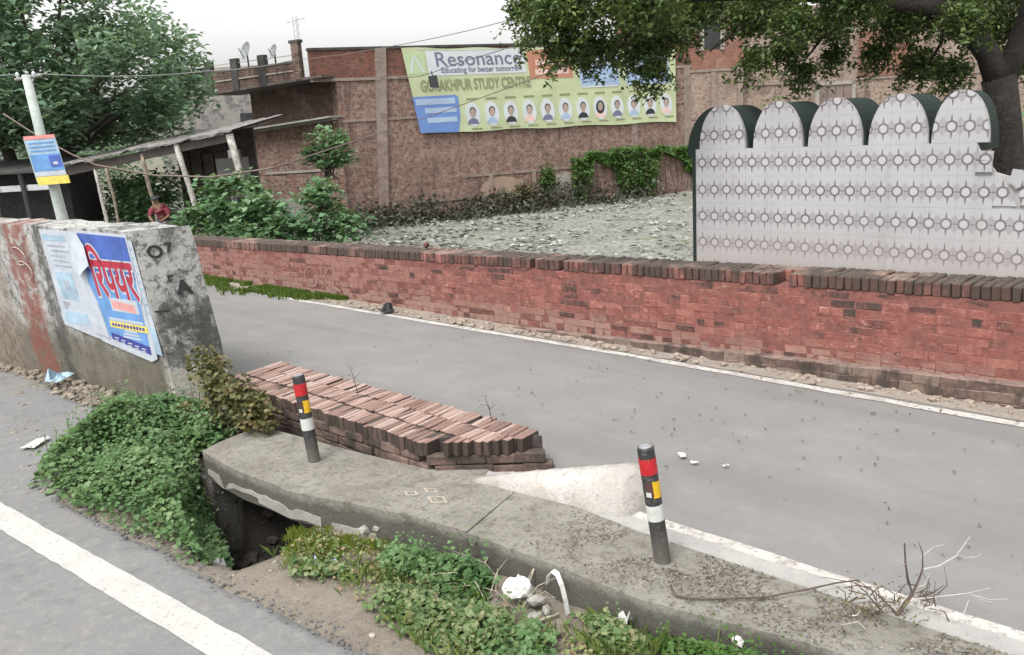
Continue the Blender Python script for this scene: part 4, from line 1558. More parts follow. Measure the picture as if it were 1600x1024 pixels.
lbox(B_OLD, 'wall', BA, -2.7, 15.6, 0.0, 7.0, -2.2, 4.66)
lbox(B_RED, 'parapet_wall', BA, -3.72, 15.6, -0.02, 0.24, 4.78, 5.92)
lbox(CEMB, 'cement_band', BA, -3.74, 15.62, -0.05, 0.20, 4.655, 4.785)
lbox(CEMB, 'cement_band', BA, -3.0, 15.60, -0.035, 0.20, 2.95, 3.05)
lbox(CEMB, 'cement_band', BA, 2.6, 12.5, -0.035, 0.20, 0.20, 0.30)
lbox(CEMB, 'cement_band', BA, 0.4, 6.5, -0.035, 0.20, -0.78, -0.70)
lbox(ROOFD, 'roof_coping', BA, -3.76, 15.64, -0.07, 0.30, 5.915, 6.02)
m = MB()
m.hexa([(-1.42, -0.10, 0.0), (-0.98, -0.10, 0.0), (-0.98, 0.1, 0.0), (-1.42, 0.1, 0.0), (-0.90, -0.10, 7.45), (-0.42, -0.10, 7.45), (-0.42, 0.1, 7.45), (-0.90, 0.1, 7.45)])
m.build('column', CEMB, BA, local=True)
for (x0, x1, z0, z1) in ((11.75, 12.1, -1.6, 2.95), (14.9, 15.3, -1.6, 4.66), (4.0, 4.2, -0.6, 0.2), (6.2, 6.4, -0.7, 0.2), (9.0, 9.2, -0.7, 0.2)):
    lbox(CEMB, 'column', BA, x0, x1, -0.045, 0.1, z0, z1)
# plaster repairs on the wall
for (x0, x1, z0, z1, n) in ((3.4, 6.0, -1.0, 0.15, 2), (6.6, 9.4, -1.1, 0.12, 3)):
    m = MB()
    pts = [(x0 + (x1 - x0) * .5 * (1 + math.cos(t) * random.uniform(.75, 1.0)), z0 + (z1 - z0) * .5 * (1 + math.sin(t) * random.uniform(.75, 1.0)) + zb) for t in np.linspace(0, 2 * math.pi, 13)[:-1]]
    m.add([(a, -0.014, b) for a, b in pts] + [(a, 0.05, b) for a, b in pts], [tuple(range(12))] + [(i, 12 + i, 12 + (i + 1) % 12, (i + 1) % 12) for i in range(12)])
    m.build('plaster_patch', layered('brown_plaster', (1.2, [(0.3, (0.24, 0.165, 0.125)), (0.7, (0.32, 0.235, 0.18))]), [], bumps=((8, 0.4, 0.02),)) if n == 2 else CEM, BA, local=True)

# left wing with the roof balcony (slightly crooked, as in the picture)
w0, w1 = Vector((-7.9, 38.35, 0)), Vector((-12.6, 40.9, 0))
wd = (w1 - w0).normalized()
wnv = Vector((wd.y, -wd.x, 0))
if wnv.y > 0:
    wnv = -wnv                                   # towards the camera
WL = (w1 - w0).length


def wing(mat, name, t0, t1, o0, o1, za0, za1, zb0, zb1):
    """t along the wing (0 right, 1 left), o outwards, z at the right end and at the left end"""
    m = MB()
    c = []
    for (zr, zl) in ((za0, zb0), (za1, zb1)):
        for (t, o) in ((t1, o1), (t0, o1), (t0, o0), (t1, o0)):
            q = w0 + wd * (t * WL) + wnv * o
            c.append((q.x, q.y, zr + (zl - zr) * t))
    m.hexa(c)
    return m.build(name, mat, BA)


B_SHADE = brick_tex('shaded_brickwork', (0.13, 0.073, 0.056), (0.19, 0.115, 0.09), (0.12, 0.095, 0.085), wash=(0.19, 0.14, 0.12))  # recess wall: shade under the balcony painted in as darker brick
PARA = brick_tex('balcony_brickwork', (0.12, 0.066, 0.052), (0.19, 0.115, 0.092), (0.13, 0.10, 0.09), wash=(0.24, 0.165, 0.135))
wing(PARA, 'balcony_panel', -0.02, 1.0, 0.52, 0.66, 4.86, 5.50, 4.62, 5.42)
wing(DARKP, 'balcony_rail', -0.02, 1.0, 0.50, 0.68, 5.50, 5.58, 5.42, 5.50)
wing(CEM, 'balcony_rail', -0.02, 1.0, 0.665, 0.70, 5.16, 5.22, 5.02, 5.08)
for t in (0.0, 0.36, 0.66, 0.955):
    hgt = 6.30 if t == 0.0 else 5.98
    wing(ROOFD if t else PARA, 'balcony_post', t - 0.015, t + 0.055, 0.47, 0.72, 4.8, hgt, 4.55, hgt - 0.04)
wing(ROOFD, 'balcony_post', -0.03, 0.07, 0.45, 0.74, 6.28, 6.40, 6.2, 6.32)
wing(CEM, 'balcony_rail', 0.0, 1.0, 0.57, 0.61, 5.80, 5.83, 5.74, 5.77)
wing(DARKP, 'balcony_floor', -0.22, 1.02, -1.4, 0.70, 4.76, 4.86, 4.52, 4.62)
wing(B_SHADE, 'shaded_wall', -0.22, 0.80, -1.9, -0.75, 2.9, 4.70, 2.7, 4.60)
wing(TIN, 'tin_ledge', -0.24, 0.92, -1.0, 0.62, 3.10, 3.17, 2.75, 2.82)
wing(CEM, 'ledge_beam', -0.22, 0.90, -0.7, 0.30, 3.00, 3.10, 2.64, 2.74)
wing(B_OLD, 'wing_wall', -0.24, 0.92, -1.6, 0.0, -1.8, 3.02, -1.8, 2.66)
wing(CEM, 'cement_band', 0.0, 0.6, -0.2, 0.04, 0.95, 1.05, 0.85, 0.95)
wing(CEM, 'corner_post', 0.86, 0.92, 0.0, 0.22, -1.5, 2.95, -1.5, 2.66)

# satellite dishes and a thin aerial on the roof
DISH = plain('dish_grey', (0.20, 0.21, 0.22), 0.5, 0.1, 4, 0)


def dish(loc, r, label):
    D = thing('satellite_dish', label, 'satellite dish', loc, (0, 0, 0), 'satellite dishes on the balcony roof')
    m = MB()
    n = Vector((-0.62, -0.68, 0.38)).normalized()
    a = n.cross(Vector((0, 0, 1))).normalized()
    b = a.cross(n)
    c = Vector(loc) + Vector((0, 0, 0.62))
    rings, vs = 5, []
    for i in range(rings + 1):
        rr = r * i / rings
        for q in range(20):
            t = 2 * math.pi * q / 20
            vs.append(c + (a * math.cos(t) * 0.82 + b * math.sin(t)) * rr + n * (0.28 * rr * rr / r))
    m.add(vs, [(i * 20 + q, i * 20 + (q + 1) % 20, i * 20 + 20 + (q + 1) % 20, i * 20 + 20 + q) for i in range(rings) for q in range(20)])
    m.build('reflector', DISH, D, smooth=True)
    m = MB()
    m.tube([Vector(loc) - Vector((0, 0, .25)), c], 0.035, 6)
    m.build('mast', ROOFD, D)
    m = MB()
    m.tube([c + b * -r * .8, c + n * r * 1.0], 0.018, 5)
    m.build('feed_arm', ROOFD, D)


dish((-10.45, 38.3, 5.45), 0.42, 'larger grey satellite dish at the left end of the roof balcony')
dish((-9.15, 37.7, 5.35), 0.30, 'smaller satellite dish nearer the tall corner post of the roof balcony')
A_ = thing('roof_aerial', 'thin pale lattice aerial rising behind the corner post of the balcony', 'aerial', (-8.6, 40.0, 4.8))
m = MB()
for (dx, dy) in ((-0.12, 0), (0.12, 0), (0, 0.2)):
    m.tube([(-8.6 + dx, 40 + dy, 4.8), (-8.66 + dx * .8, 40 + dy * .8, 7.6)], 0.014, 4)
for i in range(9):
    zz = 5.0 + i * 0.28
    m.tube([(-8.72, 40, zz), (-8.48, 40, zz + 0.28)], 0.009, 4)
m.build('lattice', plain('pale_steel', (0.42, 0.43, 0.44), 0.5, 0.05, 3, 0), A_)
m = MB()
m.tube([(-9.05, 40, 7.35), (-8.2, 40, 7.5)], 0.012, 4)
for i in range(4):
    m.tube([(-8.95 + i * .22, 39.75, 7.38 + .04 * i), (-8.95 + i * .22, 40.25, 7.38 + .04 * i)], 0.008, 4)
m.build('aerial_rods', plain('aerial_steel', (0.42, 0.43, 0.44), 0.5, 0.05, 3, 0), A_)

# ------------------------------------------------------------------ banner on the facade (local frame of the building)
BN = thing('banner', 'wide pale green advertising banner hung on the brick building', 'banner', (-4.3, 39.0, -1.5), (0, 0, math.atan2(0.40, 0.916)))


def bm_(t, z, off=0.0):
    return (t, -0.13 - off, z + zb)


def bl_(z, base=0.24):
    """slanted left edge of the banner at height z"""
    return base + (5.90 - z) * 0.17


def bpoly(m, pts, off, mi=0):
    n = len(pts)
    m.add([bm_(a, b, off) for a, b in pts] + [bm_(a, b, -0.012) for a, b in pts], [tuple(range(n)), tuple(range(2 * n - 1, n - 1, -1))] + [(i, n + i, n + (i + 1) % n, (i + 1) % n) for i in range(n)], mi)


def part(name, mat, polys, off):
    m = MB()
    for q in polys:
        bpoly(m, q, off)
    return m.build(name, mat, BN, local=True)


def sk(t0, z0, t1, z1, s=0.10):
    return [(t0 - s * (z0 - 4), z0), (t1 - s * (z0 - 4), z0), (t1 - s * (z1 - 4), z1), (t0 - s * (z1 - 4), z1)]


GN = plain('banner_green', (0.40, 0.445, 0.27), 0.5, 0.08, 0.6, 0)
GNL = plain('banner_pale_green', (0.40, 0.49, 0.29), 0.5, 0.06, 0.8, 0)
BWH = plain('banner_white', (0.50, 0.53, 0.55), 0.5, 0.04, 0.8, 0)
BLU = plain('banner_blue', (0.11, 0.20, 0.44), 0.5, 0.08, 0.8, 0)
BLUL = plain('banner_light_blue', (0.30, 0.39, 0.52), 0.5, 0.08, 0.8, 0)
BGREY = plain('banner_grey', (0.13, 0.14, 0.21), 0.5, 0.08, 0.8, 0)
BOL = plain('banner_olive', (0.20, 0.21, 0.11), 0.5, 0.08, 0.8, 0)
BOR = plain('banner_orange', (0.42, 0.19, 0.12), 0.5, 0.08, 0.8, 0)
BPK = plain('banner_pink', (0.62, 0.42, 0.38), 0.5, 0.06, 0.8, 0)
HAIR = plain('print_black', (0.02, 0.021, 0.025), 0.6, 0.1, 2, 0)
SKINS = plain('print_skin', (0.32, 0.25, 0.21), 0.6, 0.1, 2, 0)
# the sheet sags a little between its ties
m = MB()
nt, nz_ = 40, 8
vs = []
for j in range(nz_ + 1):
    for i in range(nt + 1):
        f, g_ = i / nt, j / nz_
        zt, zbt = 5.92 - 0.28 * f + (0.03 * math.sin(f * 31)), 2.29 - 0.21 * f + 0.03 * math.sin(f * 23)
        z = zbt + (zt - zbt) * g_
        t = bl_(z) + (14.34 - bl_(z)) * f
        vs.append(bm_(t, z, 0.0))
m.add(vs, [(j * (nt + 1) + i, j * (nt + 1) + i + 1, (j + 1) * (nt + 1) + i + 1, (j + 1) * (nt + 1) + i) for j in range(nz_) for i in range(nt)])
m.build('sheet', GN, BN, local=True)
part('white_panel', BWH, [sk(1.50, 4.72, 6.22, 5.78)], 0.012)
part('emblem_field', GNL, [sk(0.50, 4.80, 1.40, 5.66)], 0.012)
part('emblem_stroke', BWH, [sk(0.62, 4.86, 0.74, 4.88)[:2] + [(0.80, 5.58), (0.72, 5.58)], [(1.14, 4.86), (1.26, 4.86), (0.84, 5.58), (0.76, 5.58)]], 0.020)


def lettering(name, body, size, t, z, mat, width, bold=0.0, off=0.024, shear=-0.12):
    m = MB()
    vs, fs = text_mb(body, size, (0, 0, 0), (1, 0, 0), (0, 0, 1), bold=bold, width=width, shear=shear)
    m.add([(t + v[0], -0.13 - off, z + zb + v[2]) for v in vs], fs)
    return m.build(name, mat, BN, local=True)


lettering('headline', 'Resonance', 0.86, 1.72, 5.12, BGREY, 4.18, bold=0.006)
lettering('tagline', 'Educating for better tomorrow', 0.34, 1.98, 4.83, BGREY, 3.95, bold=0.006)
lettering('centre_line', 'GORAKHPUR STUDY CENTRE', 0.66, 0.98, 4.09, BOL, 5.35, bold=0.014)
part('phone_panel', BLU, [[(0.56, 3.86), (0.82, 2.32), (2.62, 2.25), (2.74, 3.0), (2.70, 3.78), (2.58, 3.88)]], 0.012)
part('phone_print', BLUL, [sk(0.66, 3.50, 2.50, 3.76), sk(1.02, 3.14, 2.50, 3.36), sk(1.06, 2.72, 2.46, 2.94)], 0.020)
part('orange_panel', BOR, [sk(6.36, 4.42, 8.6, 5.70)], 0.012)
part('pink_print', BPK, [sk(6.72, 5.02, 8.3, 5.26), sk(6.66, 4.60, 8.4, 4.86)], 0.020)
part('blue_panel', BLUL, [sk(8.95, 4.0, 11.1, 5.35), sk(11.5, 3.95, 14.0, 5.30)], 0.012)
part('blue_print', plain('print_mid_blue', (0.26, 0.36, 0.52), 0.5, 0.05, 1, 0), [sk(9.1, 4.15, 10.9, 4.35), sk(9.1, 4.55, 10.9, 4.72), sk(11.65, 4.08, 13.8, 4.28), sk(11.65, 4.48, 13.8, 4.62), sk(11.6, 4.85, 13.9, 5.15)], 0.020)
part('white_print', BWH, [sk(9.2, 5.0, 10.8, 5.2), sk(9.0, 3.92, 11.0, 3.99)], 0.020)
# a row of twelve oval portraits with name strips
n_p = 12
for i in range(n_p):
    f = i / (n_p - 1)
    ct = 3.35 + f * (13.75 - 3.35)
    cz = 2.98 - 0.04 * f
    ov = [(ct + 0.36 * math.cos(a) - 0.05 * math.sin(a), cz + 0.54 * math.sin(a)) for a in np.linspace(0, 2 * math.pi, 22)[:-1]]
    part('portrait', BWH, [ov], 0.014)
    sh = [(ct + 0.27 * math.cos(a), cz - 0.42 + 0.27 * max(0, math.sin(a))) for a in np.linspace(0, math.pi, 9)]
    fc = [(ct + 0.135 * math.cos(a), cz + 0.07 + 0.20 * math.sin(a)) for a in np.linspace(0, 2 * math.pi, 14)[:-1]]
    if i == 7:
        hr = [(ct + 0.24 * math.cos(a), cz + 0.04 + 0.32 * math.sin(a)) for a in np.linspace(0, 2 * math.pi, 14)[:-1]]
    else:
        hr = [(ct + 0.16 * math.cos(a), cz + 0.13 + 0.20 * math.sin(a)) for a in np.linspace(0, 2 * math.pi, 14)[:-1]]
    part('portrait_clothes', [BGREY, BLUL, HAIR, BPK][i % 4], [sh], 0.018)
    part('portrait_hair', HAIR, [hr], 0.020)
    part('portrait_face', SKINS, [fc], 0.024)
    part('portrait_name', BOL, [sk(ct - 0.30, 3.62, ct + 0.24, 3.70), sk(ct - 0.26, 2.32, ct + 0.26, 2.38)], 0.014)['kind'] = 'stuff'

# ------------------------------------------------------------------ second brick building behind the tree on the right
BB = thing('brick_building', 'taller brick building seen through the branches behind the scalloped tiled wall', 'building', (9.6, 45.1, -1.5), (0, 0, math.atan2(0.12, 0.993)))
B_PALE = brick_tex('pale_brickwork', (0.34, 0.225, 0.17), (0.43, 0.31, 0.245), (0.42, 0.36, 0.30), amount=0.4, wash=(0.45, 0.36, 0.29))
B_RED2 = brick_tex('fresh_brickwork', (0.30, 0.115, 0.075), (0.38, 0.17, 0.12), (0.28, 0.18, 0.14), amount=0.3, wash=(0.36, 0.18, 0.13))
lbox(B_PALE, 'wall', BB, -1.6, 2.9, 0.0, 8.0, -2.2, 4.42)
lbox(B_RED2, 'upper_wall', BB, -1.62, 2.92, -0.01, 8.0, 4.53, 9.4)
lbox(B_PALE, 'side_block', BB, 2.9, 26, 0.4, 8.0, -2.2, 7.4)
lbox(CEMB, 'cement_band', BB, -1.7, 3.0, -0.06, 0.2, 4.41, 4.54)
lbox(CEMB, 'cement_band', BB, 2.9, 26, 0.34, 0.6, 3.60, 3.72)
lbox(CEMB, 'cement_band', BB, -1.7, 3.0, -0.04, 0.2, 2.1, 2.22)
for x in (-0.2, 1.35, 2.75, 5.2, 12.0, 16.5):
    lbox(CEMB, 'column', BB, x - 0.14, x + 0.14, -0.05 if x < 3 else 0.35, 0.5, -2.0, 4.4)
f_ = MB()
for (a0, a1, b0, b1) in ((0.62, 0.84, 5.45, 7.1), (1.70, 1.92, 5.45, 7.1), (0.62, 1.92, 7.0, 7.2)):
    f_.box(a0, a1, -0.09, 0.03, b0 + zb, b1 + zb)
wn_ = f_.build('window', CEM, BB, local=True)
m = MB()
m.box(0.84, 1.70, -0.03, 0.02, 5.5 + zb, 7.0 + zb)
pn = m.build('pane', GLASSD, wn_, local=True)
f_ = MB()
for (a0, a1, b0, b1) in ((6.95, 7.15, 2.0, 3.6), (8.95, 9.15, 2.0, 3.6), (6.95, 9.15, 3.42, 3.6)):
    f_.box(a0, a1, 0.25, 0.42, b0 + zb, b1 + zb)
wn_ = f_.build('shuttered_window', CEM, BB, local=True)
for i in range(4):
    m = MB()
    m.box(7.16 + i * .45, 7.58 + i * .45, 0.30, 0.38, 2.0 + zb, 3.42 + zb)
    m.build('shutter', plain('grey_wood', (0.17, 0.13, 0.115), 0.9, 0.15, 3, 0.2), wn_, local=True)
lbox(B_RED2, 'pink_wall', BB, 9.3, 12.2, 0.33, 0.6, 3.74, 6.0)

# small weathered house seen between the left tree and the balcony
H = thing('grey_house', 'small weathered grey house glimpsed between the big left tree and the balcony', 'house', (-14.2, 49, -0.5))
m = MB()
m.box(-17.6, -11.8, 46, 54, -0.5, 5.9)
m.build('wall', layered('grey_render', (0.5, [(0.3, (0.17, 0.155, 0.145)), (0.7, (0.29, 0.27, 0.255))]), [(2.5, 0.48, 0.6, (0.09, 0.085, 0.08), 0.8)], bumps=((3, 0.5, 0.05),)), H)
m = MB()
m.box(-17.9, -11.5, 45.7, 54.3, 5.9, 6.1)
m.build('roof_slab', CEM, H)
m = MB()
m.box(-13.3, -12.5, 45.95, 46.05, 2.6, 3.8)
m.build('window', GLASSD, H)

# ------------------------------------------------------------------ open shed on posts
SH = thing('open_shed', 'low open shed on crooked posts with a tin roof beside the brick building', 'shed', (-10.5, 28.5, -0.3))
m = MB()
vs = []
nx_ = 44
for j in range(2):
    for i in range(nx_ + 1):
        f = i / nx_
        x = -13.4 + 5.3 * f
        z = 2.12 + 0.72 * f + 0.018 * math.sin(i * 1.57) + 0.10 * (vnoise(f * 14, 0, 1, 2) - 0.5) + 0.05 * (vnoise(f * 40, 0, 1, 4) - 0.5)
        vs.append((x + (0.5 if j else 0), 26.9 + 5.2 * j, z + 0.50 * j))
vs += [(v[0], v[1], v[2] - 0.05) for v in vs]
n1 = nx_ + 1
fs = [(i, i + 1, n1 + i + 1, n1 + i) for i in range(nx_)] + [(2 * n1 + i, 3 * n1 + i, 3 * n1 + i + 1, 2 * n1 + i + 1) for i in range(nx_)] + [(i, 2 * n1 + i, 2 * n1 + i + 1, i + 1) for i in range(nx_)]
m.add(vs, fs)
m.build('roof_sheet', layered('rusty_tin', (1.5, [(0.3, (0.13, 0.12, 0.11)), (0.7, (0.26, 0.25, 0.24))]), [(5, 0.5, 0.64, (0.09, 0.06, 0.045), 0.7), (2, 0.56, 0.66, (0.36, 0.36, 0.35), 0.6)], rough=0.7, bumps=((8, 0.3, 0.03),)), SH)
m = MB()
m.hexa([(-13.3, 27.0, 1.78), (-8.2, 27.0, 2.50), (-8.2, 27.12, 2.50), (-13.3, 27.12, 1.78), (-13.3, 27.0, 2.04), (-8.2, 27.0, 2.74), (-8.2, 27.12, 2.74), (-13.3, 27.12, 2.04)])
m.build('eaves_board', plain('dark_board', (0.045, 0.037, 0.033), 0.9, 0.2, 4, 0.2), SH)
WOODP = plain('pale_post', (0.36, 0.34, 0.31), 0.9, 0.25, 6, 0.4)
WOODB = plain('brown_post', (0.20, 0.165, 0.125), 0.9, 0.25, 6, 0.4)
for (xa, xb, zt, r_, mt) in ((-12.45, -12.33, 1.95, 0.055, WOODP), (-12.12, -11.95, 2.05, 0.05, WOODB), (-10.97, -10.72, 2.30, 0.06, WOODB), (-9.86, -9.40, 2.52, 0.09, WOODP), (-8.22, -7.75, 2.72, 0.11, WOODP)):
    m = MB()
    pts = [(xa + (xb - xa) * i / 5 + random.uniform(-.02, .02), 27.05 + random.uniform(-.02, .02), zt + (-0.4 - zt) * i / 5) for i in range(6)]
    m.tube(pts, [r_ * random.uniform(.85, 1.15) for _ in pts], 8)
    m.build('post', mt, SH, smooth=True)
m = MB()
m.box(-11.2, -9.5, 30.6, 30.8, -0.3, 2.6)
m.box(-9.5, -9.0, 30.6, 30.8, -0.3, 0.9)
m.box(-9.5, -9.0, 30.6, 30.8, 2.2, 2.9)
m.box(-9.0, -8.5, 30.6, 30.8, -0.3, 2.9)
m.build('back_wall', plain('dark_planks', (0.055, 0.045, 0.040), 0.95, 0.25, 3, 0.3), SH)
for i in range(4):
    m = MB()
    x = -11.15 + i * 0.42
    m.box(x, x + 0.36, 30.52, 30.6, -0.3, 2.2 + random.uniform(-.1, .1))
    m.build('plank', plain('weathered_plank', (0.085, 0.070, 0.062), 0.95, 0.25, 3, 0.3) if i == 0 else bpy.data.materials['weathered_plank'], SH)
m = MB()
m.box(-8.9, -7.9, 27.5, 27.6, 0.4, 2.0)
m.build('side_panel', plain('pale_blue_panel', (0.10, 0.095, 0.09), 0.8, 0.2, 3, 0.1), SH)

# dark hut with rails under the tree at the left edge
HU = thing('roadside_hut', 'dark wooden hut with a pale rail under the big tree at the left edge', 'hut', (-15.4, 27.6, -0.3))
m = MB()
m.box(-17.5, -13.9, 28.2, 30.2, -0.3, 2.05)
m.build('hut_wall', plain('tarred_wood', (0.035, 0.032, 0.035), 0.9, 0.2, 4, 0.3), HU)
m = MB()
m.hexa([(-17.8, 27.2, 1.92), (-13.6, 27.2, 1.92), (-13.6, 30.4, 2.25), (-17.8, 30.4, 2.25), (-17.8, 27.2, 1.99), (-13.6, 27.2, 1.99), (-13.6, 30.4, 2.32), (-17.8, 30.4, 2.32)])
m.build('hut_roof', ROOFD, HU)
m = MB()
m.box(-17.5, -13.95, 27.35, 27.42, 1.38, 1.56)
m.build('rail', plain('pale_rail', (0.42, 0.43, 0.45), 0.8, 0.2, 3, 0.1), HU)
for x in (-15.65, -14.75):
    m = MB()
    m.tube([(x - .15, 27.3, 1.98), (x, 27.3, -0.4)], 0.08, 8)
    m.build('post', bpy.data.materials['tarred_wood'], HU)

# ------------------------------------------------------------------ sign pole and overhead wires
PO = thing('utility_pole', 'pale leaning utility pole carrying a blue and yellow sign behind the concrete wall', 'pole', (-10.02, 20, -0.3))
m = MB()
m.tube([(-9.98, 20, -0.4), (-10.14, 20, 1.06), (-10.26, 20, 2.6), (-10.37, 20, 4.22)], [0.135, 0.125, 0.11, 0.095], 14)
m.build('shaft', plain('pole_concrete', (0.36, 0.40, 0.37), 0.85, 0.12, 5, 0.2), PO, smooth=True)
m = MB()
m.tube([(-10.62, 19.98, 4.13), (-10.05, 20.02, 4.20)], 0.035, 6)
m.build('cross_arm', TIN, PO)
for dx in (-0.2, 0.16):
    m = MB()
    m.tube([(-10.36 + dx, 20, 4.17), (-10.36 + dx, 20, 4.24), (-10.36 + dx, 20, 4.29)], [0.03, 0.045, 0.02], 8)
    m.build('insulator', BWH, PO)
SG = thing('pole_sign', 'two-sided sign board with red, blue and yellow bands tied to the leaning pole', 'sign', (-10.25, 19.75, 1.85))
sx = Vector((0.985, 0.10, 0.02))
sz = Vector((-0.135, 0.0, 1.0))
so = Vector((-10.06, 19.72, 1.86))


def sgp(u, v, off=0.0):
    return so + sx * u + sz * v + Vector((0.1, -0.99, 0)) * off


def spart(name, mat, u0, v0, u1, v1, off):
    m = MB()
    c = [sgp(u0, v0, off - .01), sgp(u1, v0, off - .01), sgp(u1, v0, off - .03), sgp(u0, v0, off - .03), sgp(u0, v1, off - .01), sgp(u1, v1, off - .01), sgp(u1, v1, off - .03), sgp(u0, v1, off - .03)]
    c = [sgp(u0, v0, off), sgp(u1, v0, off), sgp(u1, v0, off - .02), sgp(u0, v0, off - .02), sgp(u0, v1, off), sgp(u1, v1, off), sgp(u1, v1, off - .02), sgp(u0, v1, off - .02)]
    m.hexa(c)
    return m.build(name, mat, SG)


SW = 0.66
spart('board', PPALE, -0.32, 0.0, SW - 0.32, 1.05, 0.0)
spart('header_band', PPINK, -0.32, 0.97, SW - 0.32, 1.05, 0.008)
spart('picture', PSKY, -0.31, 0.28, SW - 0.33, 0.64, 0.008)
spart('picture_figure', PBLUE, 0.08, 0.34, SW - 0.34, 0.60, 0.013)
spart('picture_figure', PWHITE, 0.14, 0.40, SW - 0.42, 0.46, 0.017)
spart('white_band', PWHITE, -0.32, 0.16, SW - 0.32, 0.25, 0.008)
spart('yellow_band', PYEL, -0.32, -0.03, SW - 0.29, 0.15, 0.010)
for i in range(3):
    spart('print_line', PSKY, -0.26, 0.70 + .085 * i, 0.28, 0.735 + .085 * i, 0.008)
m = MB()
bk = [sgp(-0.32, 0.0, -0.02), sgp(-0.32, 1.05, -0.02), sgp(-0.52, 1.0, -0.45), sgp(-0.52, 0.04, -0.45)]
m.hexa([bk[0], bk[3], bk[3] + Vector((.02, .01, 0)), bk[0] + Vector((.02, .01, 0)), bk[1], bk[2], bk[2] + Vector((.02, .01, 0)), bk[1] + Vector((.02, .01, 0))])
m.build('rear_board', plain('board_back', (0.40, 0.47, 0.45), 0.7, 0.1, 5, 0.1), SG)

WIRE_P = plain('pale_cable', (0.27, 0.29, 0.28), 0.7, 0.1, 3, 0)
WIRE_B = plain('brown_cable', (0.17, 0.13, 0.11), 0.7, 0.1, 3, 0)
WIRE_D = plain('dark_cable', (0.06, 0.06, 0.06), 0.7, 0.1, 3, 0)


def wire(name, pts, r, mat, label, sag=0.0):
    P = []
    for a, b in zip(pts[:-1], pts[1:]):
        for i in range(12):
            t = i / 12
            q = Vector(a).lerp(Vector(b), t)
            q.z -= sag * 4 * t * (1 - t)
            P.append(q)
    P.append(Vector(pts[-1]))
    m = MB()
    m.tube(P, r, 5)
    o = m.build(name, mat, smooth=True)
    return tag(o, label, 'cable')


wire('overhead_wire', [(-17.0, 19.0, 4.35), (-10.56, 20, 4.24)], 0.012, WIRE_P, 'pale wire running left from the top of the leaning pole', 0.05)
wire('overhead_wire', [(-10.20, 20, 4.24), (-8.85, 27.5, 4.62), (-8.0, 37.0, 5.6)], 0.014, WIRE_P, 'pale wire from the pole top past the balcony posts', 0.10)
wire('overhead_wire', [(-8.0, 37.0, 5.55), (-2.60, 24, 4.72), (0.6, 20, 4.80), (4.4, 15, 4.9)], 0.010, WIRE_B, 'thin wire rising from the balcony across the white sky to the right tree', 0.04)
wire('service_cable', [(-12.13, 22, 3.51), (-11.52, 22, 3.03), (-10.67, 22, 2.46), (-10.09, 22, 2.15), (-8.7, 22, 1.81), (-7.28, 22, 1.68), (-5.82, 22.3, 1.80), (-3.9, 33, 2.6)], 0.022, WIRE_B, 'thick brown cable sagging from behind the sign across the open shed')
wire('service_cable', [(-3.35, 33.5, 2.75), (1.64, 22, 3.80), (4.2, 14, 4.25)], 0.016, WIRE_B, 'brown cable rising across the banner into the right tree', 0.02)
wire('service_cable', [(-3.1, 36, 5.55), (0.7, 36.5, 5.45), (4.8, 30, 5.1)], 0.014, WIRE_P, 'pale wire drooping along the top edge of the banner', 0.05)
wire('service_cable', [(-3.4, 31, 4.30), (-2.55, 30, 4.22), (-1.2, 29.5, 4.55), (1.5, 27, 5.0)], 0.012, WIRE_D, 'dark wire in front of the banner from which the black box hangs', 0.02)
jb = thing('junction_box', 'small black junction box hanging on a wire in front of the banner', 'box', (-2.06, 29.9, 3.86))
m = MB()
bx_ = [(-2.23, 29.82, 3.84), (-1.93, 29.82, 3.82), (-1.93, 30.02, 3.82), (-2.23, 30.02, 3.84), (-2.27, 29.82, 4.20), (-1.99, 29.82, 4.22), (-1.99, 30.02, 4.22), (-2.27, 30.02, 4.20)]
m.hexa(bx_)
m.build('housing', HAIR, jb)
m = MB()
m.tube([(-2.12, 29.92, 4.18), (-2.16, 29.95, 4.36)], 0.02, 6)
m.build('hanger', HAIR, jb)

# ------------------------------------------------------------------ person in red under the shed
def skin_body(name, verts, edges, radii, mat, parent, root=0, sub=2):
    me = bpy.data.meshes.new(name)
    me.from_pydata([tuple(Vector(v) - parent.location) for v in verts], edges, [])
    o = bpy.data.objects.new(name, me)
    link(o, parent)
    md = o.modifiers.new('skin', 'SKIN')
    for i, r_ in enumerate(radii):
        me.skin_vertices[0].data[i].radius = r_ if isinstance(r_, tuple) else (r_, r_)
    me.skin_vertices[0].data[root].use_root = True
    md2 = o.modifiers.new('sub', 'SUBSURF')
    md2.levels = md2.render_levels = sub
    dg = bpy.context.evaluated_depsgraph_get()
    m2 = bpy.data.meshes.new_from_object(o.evaluated_get(dg))
    o.modifiers.clear()
    o.data = m2
    m2.materials.clear()
    m2.materials.append(mat)
    m2.polygons.foreach_set('use_smooth', [True] * len(m2.polygons))
    return o


